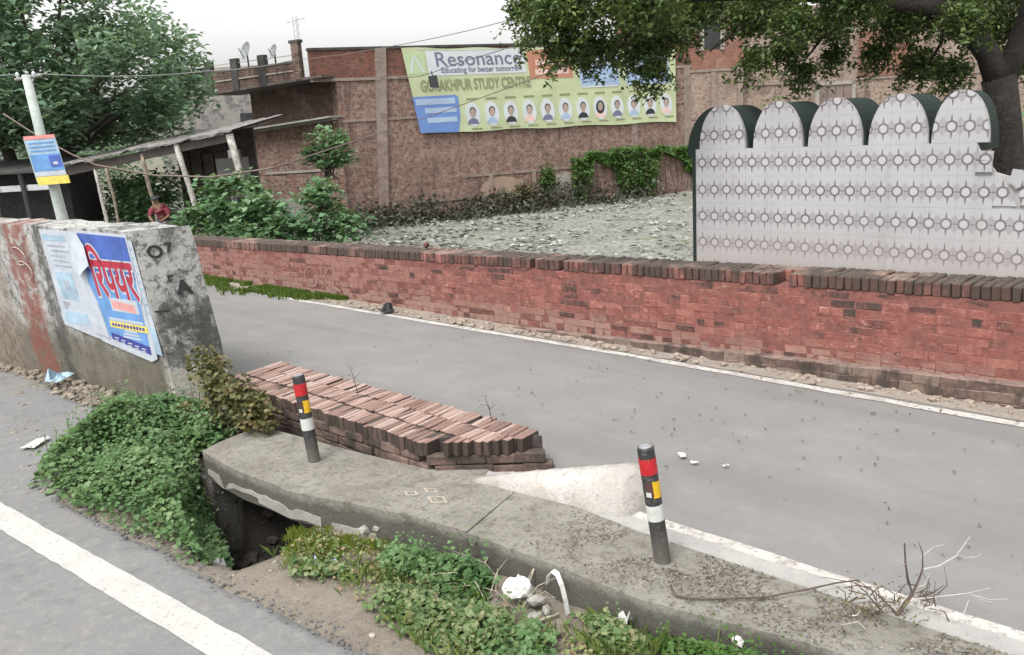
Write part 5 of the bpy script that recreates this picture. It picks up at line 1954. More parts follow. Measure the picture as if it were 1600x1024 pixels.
px, py = -10.40, 26.6
PE = thing('person', 'person in a red top sitting bent forward under the tin-roofed shed', 'person', (px, py, -0.25))
SKN = plain('skin_brown', (0.16, 0.085, 0.055), 0.6, 0.08, 8, 0)
REDC = plain('red_cloth', (0.15, 0.022, 0.032), 0.85, 0.15, 9, 0.2)
GRYC = plain('grey_cloth', (0.08, 0.08, 0.09), 0.85, 0.15, 9, 0.2)
bv = [(px, py, 0.20), (px - .02, py - .02, 0.42), (px - .06, py - .06, 0.62), (px - .10, py - .10, 0.74), (px - .12, py - .14, 0.83), (px - .13, py - .18, 0.95), (px - .13, py - .19, 1.03),
      (px + .14, py - .08, 0.66), (px + .22, py - .16, 0.42), (px + .10, py - .38, 0.32), (px + .05, py - .46, 0.30),
      (px - .30, py - .08, 0.65), (px - .36, py - .20, 0.42), (px - .22, py - .38, 0.32), (px - .18, py - .46, 0.30),
      (px + .10, py - .05, 0.18), (px + .15, py - .45, 0.22), (px + .14, py - .42, -0.16), (px + .14, py - .58, -0.21),
      (px - .10, py - .05, 0.18), (px - .16, py - .45, 0.22), (px - .15, py - .42, -0.16), (px - .15, py - .58, -0.21)]
be = [(0, 1), (1, 2), (2, 3), (3, 4), (4, 5), (5, 6), (3, 7), (7, 8), (8, 9), (9, 10), (3, 11), (11, 12), (12, 13), (13, 14), (0, 15), (15, 16), (16, 17), (17, 18), (0, 19), (19, 20), (20, 21), (21, 22)]
br_ = [.15, .15, .17, .12, .06, .10, .085, .075, .055, .04, .035, .075, .055, .04, .035, .10, .075, .05, .04, .10, .075, .05, .04]
skin_body('body', bv, be, br_, SKN, PE)
skin_body('shirt', [bv[i] for i in (0, 1, 2, 3, 7, 8, 11, 12)], [(0, 1), (1, 2), (2, 3), (3, 4), (4, 5), (3, 6), (6, 7)], [.165, .17, .19, .14, .095, .075, .095, .075], REDC, PE)
skin_body('trousers', [bv[i] for i in (0, 15, 16, 17, 19, 20, 21)], [(0, 1), (1, 2), (2, 3), (0, 4), (4, 5), (5, 6)], [.16, .115, .09, .065, .115, .09, .065], GRYC, PE)
skin_body('hair', [(px - .12, py - .15, 0.93), (px - .13, py - .18, 1.04)], [(0, 1)], [.19, .17], HAIR, PE)
stl = thing('stool', 'low wooden stool under the person in the red top', 'stool', (px, py, -0.3))
m = MB()
m.box(px - .2, px + .2, py - .16, py + .2, 0.02, 0.07)
m.build('seat', WOODB, stl)
for (dx, dy) in ((-.17, -.13), (.17, -.13), (-.17, .17), (.17, .17)):
    m = MB()
    m.box(px + dx - .02, px + dx + .02, py + dy - .02, py + dy + .02, -0.32, 0.019)
    m.build('leg', WOODB, stl)

# ------------------------------------------------------------------ trees and bushes
L_BIG = leaf_mat('big_tree_leaf', [(0.065, 0.13, 0.085), (0.13, 0.225, 0.145), (0.205, 0.32, 0.21), (0.38, 0.49, 0.39)], 0.42, 0.35)
L_NEEM = leaf_mat('right_tree_leaf', [(0.022, 0.044, 0.014), (0.045, 0.080, 0.022), (0.080, 0.125, 0.034), (0.17, 0.20, 0.055)], 0.22, 0.3)
L_BUSH = leaf_mat('castor_leaf', [(0.055, 0.125, 0.062), (0.095, 0.19, 0.088), (0.15, 0.26, 0.13), (0.23, 0.34, 0.20)], 0.32, 0.2)
L_CREEP = leaf_mat('creeper_leaf', [(0.030, 0.075, 0.026), (0.065, 0.135, 0.046), (0.11, 0.195, 0.072), (0.20, 0.275, 0.13)], 0.25, 0.42)
L_CREEP2 = leaf_mat('weed_leaf', [(0.038, 0.080, 0.026), (0.070, 0.125, 0.040), (0.115, 0.175, 0.062), (0.19, 0.235, 0.11), (0.22, 0.19, 0.10)], 0.25, 0.2)
L_IVY = leaf_mat('ivy_leaf', [(0.030, 0.075, 0.014), (0.055, 0.120, 0.022), (0.090, 0.165, 0.034)], 0.25, 0.2)
L_DRY = leaf_mat('dry_leaf', [(0.10, 0.075, 0.035), (0.17, 0.12, 0.06), (0.085, 0.105, 0.035), (0.27, 0.21, 0.13)], 0.15, 0.1)
BARK_D = layered('dark_bark', (5.0, [(0.3, (0.018, 0.015, 0.013)), (0.7, (0.042, 0.034, 0.029))]), [(14, 0.5, 0.65, (0.075, 0.062, 0.052), 0.5)], rough=0.95, bumps=((22, 0.9, 0.04),))
BARK = layered('bark', (3.0, [(0.3, (0.035, 0.030, 0.024)), (0.7, (0.075, 0.062, 0.05))]), [], rough=0.95, bumps=((12, 0.8, 0.04),))

# big tree at the left
T1 = thing('tree', 'large dense green tree filling the upper left behind the pole', 'tree', (-15.6, 30.5, -0.3))
m = MB()
m.tube([(-15.6, 30.5, -0.5), (-15.5, 30.5, 1.2), (-15.2, 30.6, 2.6), (-14.6, 30.8, 4.2), (-14.0, 31, 6.0)], [0.42, 0.34, 0.30, 0.22, 0.12], 12)
m.tube([(-16.6, 30.2, -0.5), (-16.6, 30.2, 1.6), (-16.9, 30.3, 3.4), (-17.4, 30.4, 5.4)], [0.26, 0.22, 0.18, 0.10], 10)
m.build('trunk', BARK, T1, smooth=True)
rr = random.Random(5)
lim = MB()
clumps = []
for i in range(330):
    u = rr.uniform(-1, 1)
    th = rr.uniform(0, 2 * math.pi)
    rad = rr.uniform(0.45, 1.0) ** 0.6
    s = math.sqrt(1 - u * u)
    x = -14.6 + 5.6 * rad * s * math.cos(th)
    y = 31.0 + 4.2 * rad * s * math.sin(th)
    z = 5.7 + 4.0 * rad * u
    lobe = vnoise(th * 2.0, u * 2.0, 1.4, 7)
    if z < 1.75 + 0.9 * (x < -11) + 0.5 * lobe or x > -11.2 - 0.09 * max(0, z - 3.5) ** 2:
        continue
    r_ = rr.uniform(0.65, 1.15)
    clumps.append((x, y, z, r_))
    if i % 12 == 0:
        lim.tube([(-15.3, 30.6, 2.2), ((-15.3 + x) / 2, (30.6 + y) / 2, (2.4 + z) / 2 + .4), (x, y, z)], [0.14, 0.08, 0.03], 6)
clumps += [(-10.9, 29.8, 3.2, .5), (-10.6, 30.2, 2.9, .45), (-10.5, 30.0, 3.6, .45), (-10.9, 29.6, 4.2, .6), (-10.9, 30, 5.0, .6), (-11.3, 29.5, 5.8, .7), (-11.7, 30, 6.6, .8), (-11.2, 29.8, 2.6, .5)]
lim.build('limb', BARK, T1, smooth=True)
P = grow(clumps, 190)
leaves('crown', P, upn(len(P), 0.9), RNG.uniform(0.16, 0.36, len(P)), L_BIG, T1, 0.55)['kind'] = 'stuff'

# dense greenery behind the hut and shed
for i, (x, y, z, w, h, lab) in enumerate([(-11.7, 29.2, 0.75, 1.0, 1.3, 'broad green bush behind the middle posts of the open shed'), (-13.1, 30.8, 0.6, 0.8, 1.2, 'green bush behind the left end of the shed, by the pole'),
                                          (-19.5, 41, 1.6, 3.2, 3.4, 'dense bush behind the dark hut at the far left')]):
    B = thing('bush', lab, 'bush', (x, y, -0.3))
    cl = [(x + rr.gauss(0, .5) * w, y + rr.gauss(0, .4) * w, z + rr.uniform(-.6, .6) * h, rr.uniform(.4, .7) * max(1, w * .45)) for _ in range(int(44 * w))]
    P = grow(cl, 150 if w < 2 else 60)
    leaves('foliage', P, upn(len(P), 1.0), RNG.uniform(0.14, 0.26, len(P)), L_BUSH if i < 2 else L_BIG, B, 0.6)['kind'] = 'stuff'
    m = MB()
    for _ in range(5):
        m.tube([(x + rr.gauss(0, .2), y, -0.5), (x + rr.gauss(0, .6), y + rr.gauss(0, .3), z + .4)], [0.05, 0.02], 5)
    m.build('stem', BARK, B)['kind'] = 'stuff'

# castor bushes behind the red wall


def bush(x, y, z0, wx, wy, h, label, per=190, n=26, mat=L_BUSH, size=(0.13, 0.30), seed=0):
    r_ = random.Random(seed)
    B = thing('bush', label, 'bush', (x, y, z0))
    cl = []
    for _ in range(n):
        a = r_.uniform(0, 6.28)
        q = math.sqrt(r_.random())
        dx, dy = q * math.cos(a), q * math.sin(a)
        zz = z0 + h * (0.15 + 0.8 * r_.random() * (1 - 0.65 * q * q))
        cl.append((x + dx * wx, y + dy * wy, zz, r_.uniform(.30, .5)))
    P = grow(cl, per)
    leaves('foliage', P, upn(len(P), 1.1), RNG.uniform(size[0], size[1], len(P)), mat, B, 0.75, 0.10)['kind'] = 'stuff'
    m = MB()
    for (cx, cy, cz, _) in cl[::3]:
        m.tube([(x + r_.gauss(0, .15), y + r_.gauss(0, .15), z0 - .3), ((x + cx) / 2, (y + cy) / 2, (z0 + cz) / 2 + .1), (cx, cy, cz)], [0.03, 0.02, 0.008], 5)
    m.build('stem', BARK, B)['kind'] = 'stuff'
    return B


bush(-8.15, 25.6, -0.6, 1.35, 0.8, 2.45, 'broad leafy bush beside the shed post, left of its neighbour behind the red wall', seed=1, n=62)
bush(-6.9, 24.6, -0.6, 0.85, 0.7, 1.8, 'low leafy bush growing out over the red wall between two taller bushes', seed=2, n=34)
bush(-5.3, 25.5, -1.0, 1.0, 0.8, 2.5, 'rounded leafy bush at the edge of the litter-filled pond', seed=3, n=48)
bush(-6.55, 33.0, 1.15, 1.0, 0.5, 1.7, 'leafy bush growing high against the wing of the brick building', seed=4, n=38, per=170)
bush(6.1, 19.5, 0.6, 0.62, 0.5, 2.3, 'dark green shrub rising behind the second scallop of the tiled wall', seed=5, n=24, mat=L_NEEM, size=(.07, .15), per=300)
bush(9.4, 16.5, 0.2, 0.8, 0.6, 2.3, 'green shrub behind the tree trunk at the right edge', seed=6, n=24, size=(.08, .18), per=200)


def bldg(t, z, off):
    a = math.atan2(0.40, 0.916)
    return (-4.3 + t * math.cos(a) + off * math.sin(a), 39.0 + t * math.sin(a) - off * math.cos(a), z)


# ivy on the wall below the banner
IV = thing('ivy', 'bright green ivy hanging over the brick wall below the banner at right', 'ivy', bldg(12, -1.5, .3))
P = []
for i in range(5200):
    t = random.uniform(8.2, 16.0)
    top = 0.95 - 0.22 * (t < 9) - 0.01 * (t - 8) + 0.3 * (vnoise(t, 0, 1.5, 3) - .5)
    dep_ = (0.25 + 2.7 * vnoise(t, 1, 1.3, 5)) * (1 if t < 13.2 or t > 14.8 else 0.75)
    z = top - dep_ * random.random() ** 1.3
    P.append(bldg(t, z, 0.05 + 0.42 * random.random() * (0.3 + vnoise(t, z, 2.0, 8))))
leaves('foliage', P, upn(len(P), 0.5) + np.array([0.3, -0.8, 0]), RNG.uniform(0.10, 0.22, len(P)), L_IVY, IV, 0.7)['kind'] = 'stuff'
m = MB()
for i in range(24):
    t = 8.4 + i * .31
    m.tube([bldg(t, 0.8, 0.1), bldg(t + random.gauss(0, .1), -0.3, 0.12), bldg(t + random.gauss(0, .2), -1.4, 0.1)], 0.015, 4)
m.build('stem', BARK, IV)['kind'] = 'stuff'
for j, (t, z, w, h, lab, mt) in enumerate([(6.9, -0.25, .45, .7, 'small green shrub on the brick wall left of the ivy', L_IVY), (5.6, -0.75, .6, .6, 'straggling brownish weed at the foot of the brick wall', L_DRY)]):
    q = bldg(t, z, .3)
    B = thing('shrub', lab, 'shrub', q)
    P = [bldg(t + random.gauss(0, w * .5), z + random.gauss(0, h * .45), random.uniform(.05, .5)) for _ in range(420)]
    leaves('foliage', P, upn(len(P), 0.5), RNG.uniform(0.10, 0.2, len(P)), mt, B, 0.7)['kind'] = 'stuff'
    m = MB()
    m.tube([bldg(t, z - h - .3, .2), bldg(t, z, .25)], 0.03, 5)
    m.build('stem', BARK, B)

# dark rank growth and water's edge at the foot of the building
P = []
for i in range(6500):
    t = random.uniform(-2.6, 16)
    if random.random() < (t - 5) / 9 or vnoise(t, 3, 0.7, 9) < 0.25 * random.random():
        continue
    off = abs(random.gauss(0, 1.0))
    q = bldg(t, 0, 0.1 + off)
    P.append((q[0], q[1], -1.5 + random.random() ** 1.7 * (1.0 - 0.3 * min(off, 2)) * (0.45 + 1.1 * vnoise(t, 0, .8, 2))))
o = leaves('pond_edge_growth', P, upn(len(P), 0.4), RNG.uniform(0.10, 0.30, len(P)), leaf_mat('rank_growth', [(0.016, 0.017, 0.014), (0.034, 0.035, 0.027), (0.055, 0.06, 0.04), (0.12, 0.12, 0.095)], 0.1), None, 0.5)
tag(o, 'dark rank growth along the foot of the brick building', 'undergrowth', kind='stuff')
# rubbish afloat over the vacant lot
P = []
S = []
while len(P) < 13000:
    x, y = random.uniform(-5.5, 18), random.uniform(11, 44)
    if dd(x, y) < 9.3 or (y - 39) > 0.436 * (x + 4.3) - 0.4:
        continue
    if vnoise(x, y, 0.55, 11) * 0.7 + vnoise(x, y, 1.8, 12) * 0.5 < 0.58 and random.random() < 0.86:
        continue
    P.append((x, y, lot_z(x, y) + 0.03 + abs(random.gauss(0, 0.05))))
    S.append(0.05 + 0.34 * random.random() ** 2.6)
o = leaves('floating_rubbish', P, upn(len(P), 3.2), np.array(S), leaf_mat('rubbish', [(0.11, 0.115, 0.095), (0.20, 0.20, 0.175), (0.25, 0.25, 0.225), (0.30, 0.30, 0.275), (0.42, 0.42, 0.41)], 0.0), None, 0.55, 0.10)
tag(o, 'pale rubbish and scum covering the pond behind the red wall', 'rubbish', kind='stuff')

# tree at the right: leaning trunk behind the tiled wall, branches reaching left over it
T2 = thing('tree', 'dark-trunked tree at the right whose branches spread over the scalloped tiled wall', 'tree', (5.85, 10.0, -1.2))
m = MB()
m.tube([(5.95, 10.0, -1.6), (5.86, 10.0, 0.6), (5.82, 10.0, 1.7), (5.74, 10.0, 2.25), (5.62, 10.0, 2.75)], [0.26, 0.20, 0.165, 0.16, 0.18], 14)
m.build('trunk', BARK_D, T2, smooth=True)
for nm, pts, rad in [('limb', [(5.66, 10.0, 2.6), (5.46, 9.95, 3.0), (5.16, 9.9, 3.34), (4.75, 9.8, 3.52), (4.0, 9.7, 3.62), (3.0, 9.5, 3.72), (1.9, 9.4, 3.72), (0.9, 9.4, 3.6)], [.15, .13, .115, .10, .08, .06, .04, .02]),
                     ('limb', [(5.64, 10.0, 2.6), (5.80, 10.0, 3.05), (6.0, 10.05, 3.6), (6.3, 10.1, 4.6)], [.14, .125, .11, .08]),
                     ('limb', [(4.8, 9.8, 3.5), (4.6, 10.1, 3.9), (4.0, 10.3, 4.5)], [.08, .06, .03]),
                     ('branch', [(3.3, 9.55, 3.70), (2.7, 9.6, 3.45), (2.3, 9.7, 3.2)], [.035, .022, .008]),
                     ('branch', [(4.9, 9.85, 3.45), (4.95, 10.0, 3.15), (4.85, 10.1, 2.92)], [.03, .02, .008]),
                     ('branch', [(1.9, 9.4, 3.7), (1.4, 9.4, 3.4), (1.2, 9.4, 3.15)], [.03, .02, .008]),
                     ('branch', [(4.0, 9.7, 3.6), (3.6, 9.9, 3.3), (3.4, 9.9, 3.05)], [.03, .02, .008])]:
    m = MB()
    m.tube(pts, rad, 10)
    m.build(nm, BARK_D, T2, smooth=True)
CROWN = [(0.58, 9.33, 3.56, 0.36), (0.41, 9.76, 3.80, 0.30), (1.05, 9.52, 3.29, 0.32), (1.58, 9.85, 3.32, 0.38), (1.94, 9.88, 3.47, 0.37), (0.83, 9.09, 3.7, 0.41), (1.46, 9.02, 3.68, 0.48),
         (2.21, 10.17, 3.79, 0.46), (0.70, 9.36, 3.26, 0.2), (1.62, 9.33, 3.04, 0.17), (2.71, 9.66, 3.50, 0.28), (3.07, 10.17, 3.71, 0.42), (3.13, 9.67, 3.18, 0.22),
         (3.62, 9.89, 3.41, 0.28), (3.63, 9.21, 3.55, 0.36), (4.39, 9.89, 3.38, 0.28), (4.85, 10.22, 2.94, 0.29), (4.97, 9.73, 2.86, 0.22), (3.78, 10.04, 3.11, 0.15), (4.21, 9.94, 3.11, 0.18),
         (4.82, 9.3, 3.35, 0.28), (5.75, 10.5, 3.37, 0.42), (6.1, 10.4, 2.95, 0.24), (2.72, 9.42, 3.09, 0.17), (2.99, 9.04, 3.42, 0.24), (4.96, 10.5, 3.55, 0.40), (3.34, 9.66, 2.96, 0.10)]
rr = random.Random(8)
for _ in range(62):                                            # the crown above the frame
    CROWN.append((rr.uniform(0.6, 8.0), rr.uniform(8.6, 12.5), rr.uniform(3.9, 6.2), rr.uniform(.4, .75)))
low = [c for c in CROWN if c[2] - c[3] < 3.9]
high = [c for c in CROWN if c[2] - c[3] >= 3.9]
P = np.concatenate([grow(low, 10000), grow(high, 800)])
# hanging sprays at the lower edge
spr = []
tw = MB()
for c in low:
    for _ in range(9):
        a = rr.uniform(0, 6.28)
        x, y, z = c[0] + c[3] * .8 * math.cos(a), c[1] + c[3] * .8 * math.sin(a), c[2] + rr.uniform(-.5, .2) * c[3]
        L = rr.uniform(.15, .32)
        ex, ey, ez = x + rr.gauss(0, .12), y + rr.gauss(0, .1), z - L
        tw.tube([(c[0], c[1], c[2]), (x, y, z), (ex, ey, ez)], [0.006, 0.004, 0.002], 4)
        for _ in range(26):
            t = rr.random()
            spr.append((x + (ex - x) * t + rr.gauss(0, .04), y + (ey - y) * t + rr.gauss(0, .04), z + (ez - z) * t + rr.gauss(0, .02)))
P = np.concatenate([P, np.array(spr)])
tw.build('twigs', BARK_D, T2)['kind'] = 'stuff'
leaves('crown', P, upn(len(P), 0.4), RNG.uniform(0.045, 0.09, len(P)), L_NEEM, T2, 0.45)['kind'] = 'stuff'

# ------------------------------------------------------------------ creepers and weeds in the foreground


def leaf6(name, pts, nrm, size, mat, parent, kind='stuff'):
    """broad pointed leaves: eight-sided folded blades"""
    n = len(pts)
    P = np.asarray(pts, float)
    N = np.asarray(nrm, float)
    N = N / np.linalg.norm(N, axis=1, keepdims=True)
    S = np.asarray(size, float)[:, None]
    r = RNG.normal(size=(n, 3))
    T = r - (r * N).sum(1, keepdims=True) * N
    T /= np.linalg.norm(T, axis=1, keepdims=True)
    B = np.cross(N, T)
    prof = [(-0.5, 0, 0), (-0.42, 0.34, .10), (-0.05, 0.46, .12), (0.32, 0.24, .05), (0.58, 0, -.10), (0.32, -0.24, .05), (-0.05, -0.46, .12), (-0.42, -0.34, .10), (0.02, 0, 0)]
    V = np.stack([P + T * S * a + B * S * b + N * S * c for a, b, c in prof], 1).reshape(-1, 3)
    fl = np.array([[8, 0, 1], [8, 1, 2], [8, 2, 3], [8, 3, 4], [8, 4, 5], [8, 5, 6], [8, 6, 7], [8, 7, 0]]).reshape(1, -1)
    idx = (np.arange(n)[:, None] * 9 + fl).reshape(-1)
    V = V - np.array(parent.location)
    me = bpy.data.meshes.new(name)
    me.vertices.add(len(V))
    me.vertices.foreach_set('co', V.ravel())
    me.loops.add(len(idx))
    me.loops.foreach_set('vertex_index', idx.astype(np.int32))
    nf = len(idx) // 3
    me.polygons.add(nf)
    me.polygons.foreach_set('loop_start', np.arange(0, 3 * nf, 3, dtype=np.int32))
    me.polygons.foreach_set('loop_total', np.full(nf, 3, dtype=np.int32))
    me.materials.append(mat)
    me.update(calc_edges=True)
    me.validate()
    o = bpy.data.objects.new(name, me)
    link(o, parent)
    o['kind'] = kind
    return o


def creeper(name, label, poly, n, hmax, size, mat, seed, edge=0.35, thin=0.0):
    r_ = random.Random(seed)
    cx, cy = sum(p[0] for p in poly) / len(poly), sum(p[1] for p in poly) / len(poly)
    C = thing(name, label, 'creeper' if 'creeper' in name else 'weeds', (cx, cy, gz(cx, cy)))
    pts, sz = [], []
    k = 0
    for (x, y) in sample(poly, n * 3, r_):
        if k >= n:
            break
        e = min(1, edge_dist(poly, x, y) / edge)
        if r_.random() > 0.12 + e:
            continue
        nv = vnoise(x, y, 3.0, seed)
        if nv + 0.4 * e < thin:
            continue
        h = hmax * (e ** 0.7) * (0.35 + 0.9 * vnoise(x, y, 2.2, seed + 3))
        g = gz(x, y)
        if g < -0.32:                                   # leaves bridge over the rim of the pit
            g = -0.32 - 0.35 * (-0.32 - g)
        z = g + 0.02 + h * (1 - 0.75 * r_.random() ** 1.6)
        pts.append((x, y, z))
        sz.append(r_.uniform(*size) * (0.75 + 0.4 * nv))
        k += 1
    for (x, y, z) in r_.sample(pts, min(len(pts), max(6, n // 45))):      # sprigs that stand out of the mat
        L_ = r_.uniform(0.05, 0.16) * (hmax / 0.3 + 0.4)
        ax_, ay_ = r_.gauss(0, .5), r_.gauss(0, .5)
        for j_ in range(6):
            f_ = j_ / 5
            pts.append((x + ax_ * L_ * f_ + r_.gauss(0, .012), y + ay_ * L_ * f_ + r_.gauss(0, .012), z + L_ * f_))
            sz.append(r_.uniform(*size) * (0.9 - 0.4 * f_))
    leaf6('foliage', pts, upn(len(pts), 1.2) + np.array([0.0, -0.25, 0]), sz, mat, C)
    m = MB()
    for i in range(0, len(pts), 14):
        x, y, z = pts[i]
        m.tube([(x + r_.gauss(0, .05), y + r_.gauss(0, .05), gz(x, y) - .02), (x + r_.gauss(0, .02), y, (gz(x, y) + z) / 2), (x, y, z)], 0.0035, 4)
    m.build('stem', plain('green_stem', (0.10, 0.12, 0.045), 0.8, 0.2, 20, 0) if 'green_stem' not in bpy.data.materials else bpy.data.materials['green_stem'], C)['kind'] = 'stuff'
    return C


PATCH1 = [(-4.12, 6.78), (-4.30, 7.5), (-4.20, 8.2), (-3.95, 8.62), (-3.50, 8.72), (-2.75, 8.50), (-2.32, 8.0), (-2.45, 7.55), (-2.68, 7.1), (-2.68, 6.8), (-2.45, 6.35), (-2.22, 5.95), (-2.06, 5.42), (-2.24, 5.28), (-2.62, 5.60), (-3.05, 5.97), (-3.6, 6.40)]
creeper('creeper', 'big mass of green creeper spilling into the drain in front of the concrete wall', PATCH1, 11500, 0.44, (0.026, 0.062), L_CREEP, 3, 0.45)
PATCH2 = [(-0.95, 5.42), (-0.62, 5.26), (-0.30, 5.05), (-0.20, 4.85), (-0.28, 4.55), (-0.55, 4.75), (-0.85, 4.95), (-1.0, 5.2)]
creeper('creeper', 'bright green creeper heaped against the slab in the middle of the dirt strip', PATCH2, 1700, 0.30, (0.026, 0.056), L_CREEP, 5, 0.3, 0.25)
PATCH3 = [(-1.12, 4.98), (-0.85, 4.98), (-0.50, 4.78), (-0.25, 4.60), (-0.02, 4.45), (0.1, 4.18), (0.05, 3.7), (-0.3, 3.9), (-0.55, 4.15), (-0.95, 4.55)]
creeper('weed_patch', 'loose yellow-green weeds growing between the near road and the middle creeper', PATCH3, 1700, 0.15, (0.020, 0.050), L_CREEP2, 7, 0.3, 0.50)
PATCH3B = [(-0.32, 4.35), (0.02, 4.42), (0.22, 4.16), (0.22, 3.6), (-0.2, 3.6)]
creeper('creeper', 'fresh green creeper at the bottom edge of the picture, nearest the camera', PATCH3B, 800, 0.15, (0.026, 0.055), L_CREEP, 13, 0.3, 0.42)
PATCH4 = [(0.60, 4.20), (0.82, 4.07), (1.05, 3.92), (1.27, 3.78), (1.45, 3.65), (1.75, 3.35), (1.5, 3.0), (1.1, 3.3), (0.75, 3.75)]
creeper('weed_patch', 'low bright weeds along the slab below the right-hand bollard', PATCH4, 3800, 0.24, (0.016, 0.042), L_IVY, 9, 0.22, 0.42)
PATCH8 = [(-2.85, 7.05), (-2.68, 6.98), (-2.60, 6.72), (-2.40, 6.40), (-2.22, 6.0), (-2.12, 5.62), (-2.22, 5.40), (-2.5, 5.75), (-2.75, 6.4)]
creeper('creeper', 'dark creeper hanging down the left bank of the open drain under the slab corner', PATCH8, 1500, 0.16, (0.028, 0.06), L_CREEP, 23, 0.08)
PATCH5 = [(0.22, 4.46), (0.50, 4.28), (0.66, 4.10), (0.60, 3.85), (0.30, 4.05)]
creeper('weed_patch', 'sparse small weeds among the litter left of the low bright weeds', PATCH5, 520, 0.12, (0.025, 0.05), L_CREEP2, 10, 0.1, 0.4)
PATCH6 = [(-1.62, 5.30), (-1.30, 5.30), (-1.05, 5.10), (-1.15, 4.95), (-1.5, 5.02)]
creeper('weed_patch', 'thin trailing weeds lying beside the scrap of blue plastic', PATCH6, 150, 0.06, (0.03, 0.055), L_CREEP2, 11, 0.1, 0.3)
PATCH7 = [(-1.75, 5.9), (-1.1, 5.62), (-0.5, 5.2), (-0.2, 4.7), (0.3, 4.35), (0.8, 3.9), (0.9, 3.4), (0.0, 3.6), (-0.6, 4.25), (-1.3, 4.95), (-1.75, 5.25)]
creeper('weed_patch', 'scattered small seedlings and dead leaves over the whole dirt strip beside the near road', PATCH7, 1500, 0.05, (0.012, 0.034), leaf_mat('mixed_weed', [(0.06, 0.11, 0.03), (0.12, 0.18, 0.05), (0.22, 0.25, 0.10), (0.24, 0.18, 0.10), (0.14, 0.10, 0.06)], 0.2), 17, 0.25, 0.45)
# brownish shrub between the concrete wall and the parapet
q = (-2.62, 7.65, -0.1)
B = thing('shrub', 'straggly olive and brown shrub between the concrete wall and the low parapet', 'shrub', q)
cl = []
for _ in range(64):
    t_ = rr.random()
    cl.append((-3.08 + .86 * t_ + rr.gauss(0, .08), 8.22 - 1.02 * t_ + rr.gauss(0, .08), 0.0 + rr.random() * (.66 - .36 * t_), rr.uniform(.09, .16)))
P = grow(cl, 2600)
leaf6('foliage', P, upn(len(P), 0.6), RNG.uniform(0.025, 0.06, len(P)), leaf_mat('olive_leaf', [(0.045, 0.05, 0.020), (0.085, 0.095, 0.032), (0.15, 0.13, 0.055), (0.20, 0.15, 0.08)], 0.2, 0.2), B)
m = MB()
for (x, y, z, _) in cl:
    m.tube([(q[0] + rr.gauss(0, .15), q[1] + rr.gauss(0, .15), -0.2), ((q[0] + x) / 2 + rr.gauss(0, .05), (q[1] + y) / 2, z * .5), (x, y, z)], [.008, .006, .003], 5)
m.build('stem', BARK, B)['kind'] = 'stuff'

pts = []
for poly, n in (([(-1.74, 5.95), (-1.42, 5.84), (-1.08, 5.66), (-1.02, 5.36), (-1.30, 5.24), (-1.64, 5.36), (-1.72, 5.62)], 1500),
                ([(-1.10, 5.60), (-0.72, 5.40), (-0.45, 5.18), (-0.62, 5.02), (-0.95, 4.92), (-1.2, 5.15)], 1200), ([(0.3, 4.05), (0.75, 3.85), (0.8, 3.4), (0.2, 3.6)], 520)):
    for (x, y) in sample(poly, n):
        if vnoise(x, y, 6, 21) * .8 + .5 * random.random() + .35 * min(1, edge_dist(poly, x, y) / .15) > 0.85:
            pts.append((x, y, max(gz(x, y), -0.26)))
blades('grass_patch', pts, 0.036, 'bright yellow-green grass on the dirt beside the open drain', 0.0026, leaf_mat('short_grass', [(0.12, 0.175, 0.02), (0.19, 0.25, 0.03), (0.26, 0.31, 0.05), (0.31, 0.31, 0.10)], 0.35))

pts = []
for poly, n in ((PATCH3, 200), (PATCH2, 70), (PATCH4, 240), (PATCH5, 90), (PATCH6, 40), (PATCH7, 110)):
    for (x, y) in sample(poly, n):
        if gz(x, y) > -0.3 and vnoise(x, y, 3.5, 44) > 0.45:
            pts.append((x, y, gz(x, y)))
blades('tall_grass', pts, 0.12, 'taller thin grass blades standing among the weeds beside the slab', 0.0022, leaf_mat('tall_grass_blade', [(0.07, 0.13, 0.03), (0.12, 0.19, 0.045), (0.19, 0.25, 0.07), (0.26, 0.28, 0.11)], 0.3))

# ------------------------------------------------------------------ litter, stones, sticks
LIT = plain('white_plastic', (0.66, 0.65, 0.62), 0.5, 0.1, 30, 0.3)
LITB = plain('blue_plastic', (0.30, 0.44, 0.60), 0.45, 0.12, 20, 0.2)
PAPER = plain('grey_paper', (0.50, 0.49, 0.47), 0.8, 0.12, 30, 0.3)


def crumple(name, label, cat, c, sx_, sy_, sz_, mat, seed):
    """crumpled sheet: irregular faceted shell"""
    r_ = random.Random(seed)
    bm = bmesh.new()
    bmesh.ops.create_icosphere(bm, subdivisions=3, radius=1.0)
    for v in bm.verts:
        k = 0.72 + 0.5 * vnoise(v.co.x * 2 + v.co.z, v.co.y * 2 - v.co.z, 1.7, seed) + r_.uniform(-.06, .06)
        v.co = Vector((v.co.x * sx_ * k, v.co.y * sy_ * k, max(v.co.z * sz_ * k, -sz_ * .35)))
    vs = [(c[0] + v.co.x, c[1] + v.co.y, c[2] + v.co.z) for v in bm.verts]
    fs = [tuple(v.index for v in f.verts) for f in bm.faces]
    bm.free()
    m = MB()
    m.add(vs, fs)
    return tag(m.build(name, mat), label, cat)


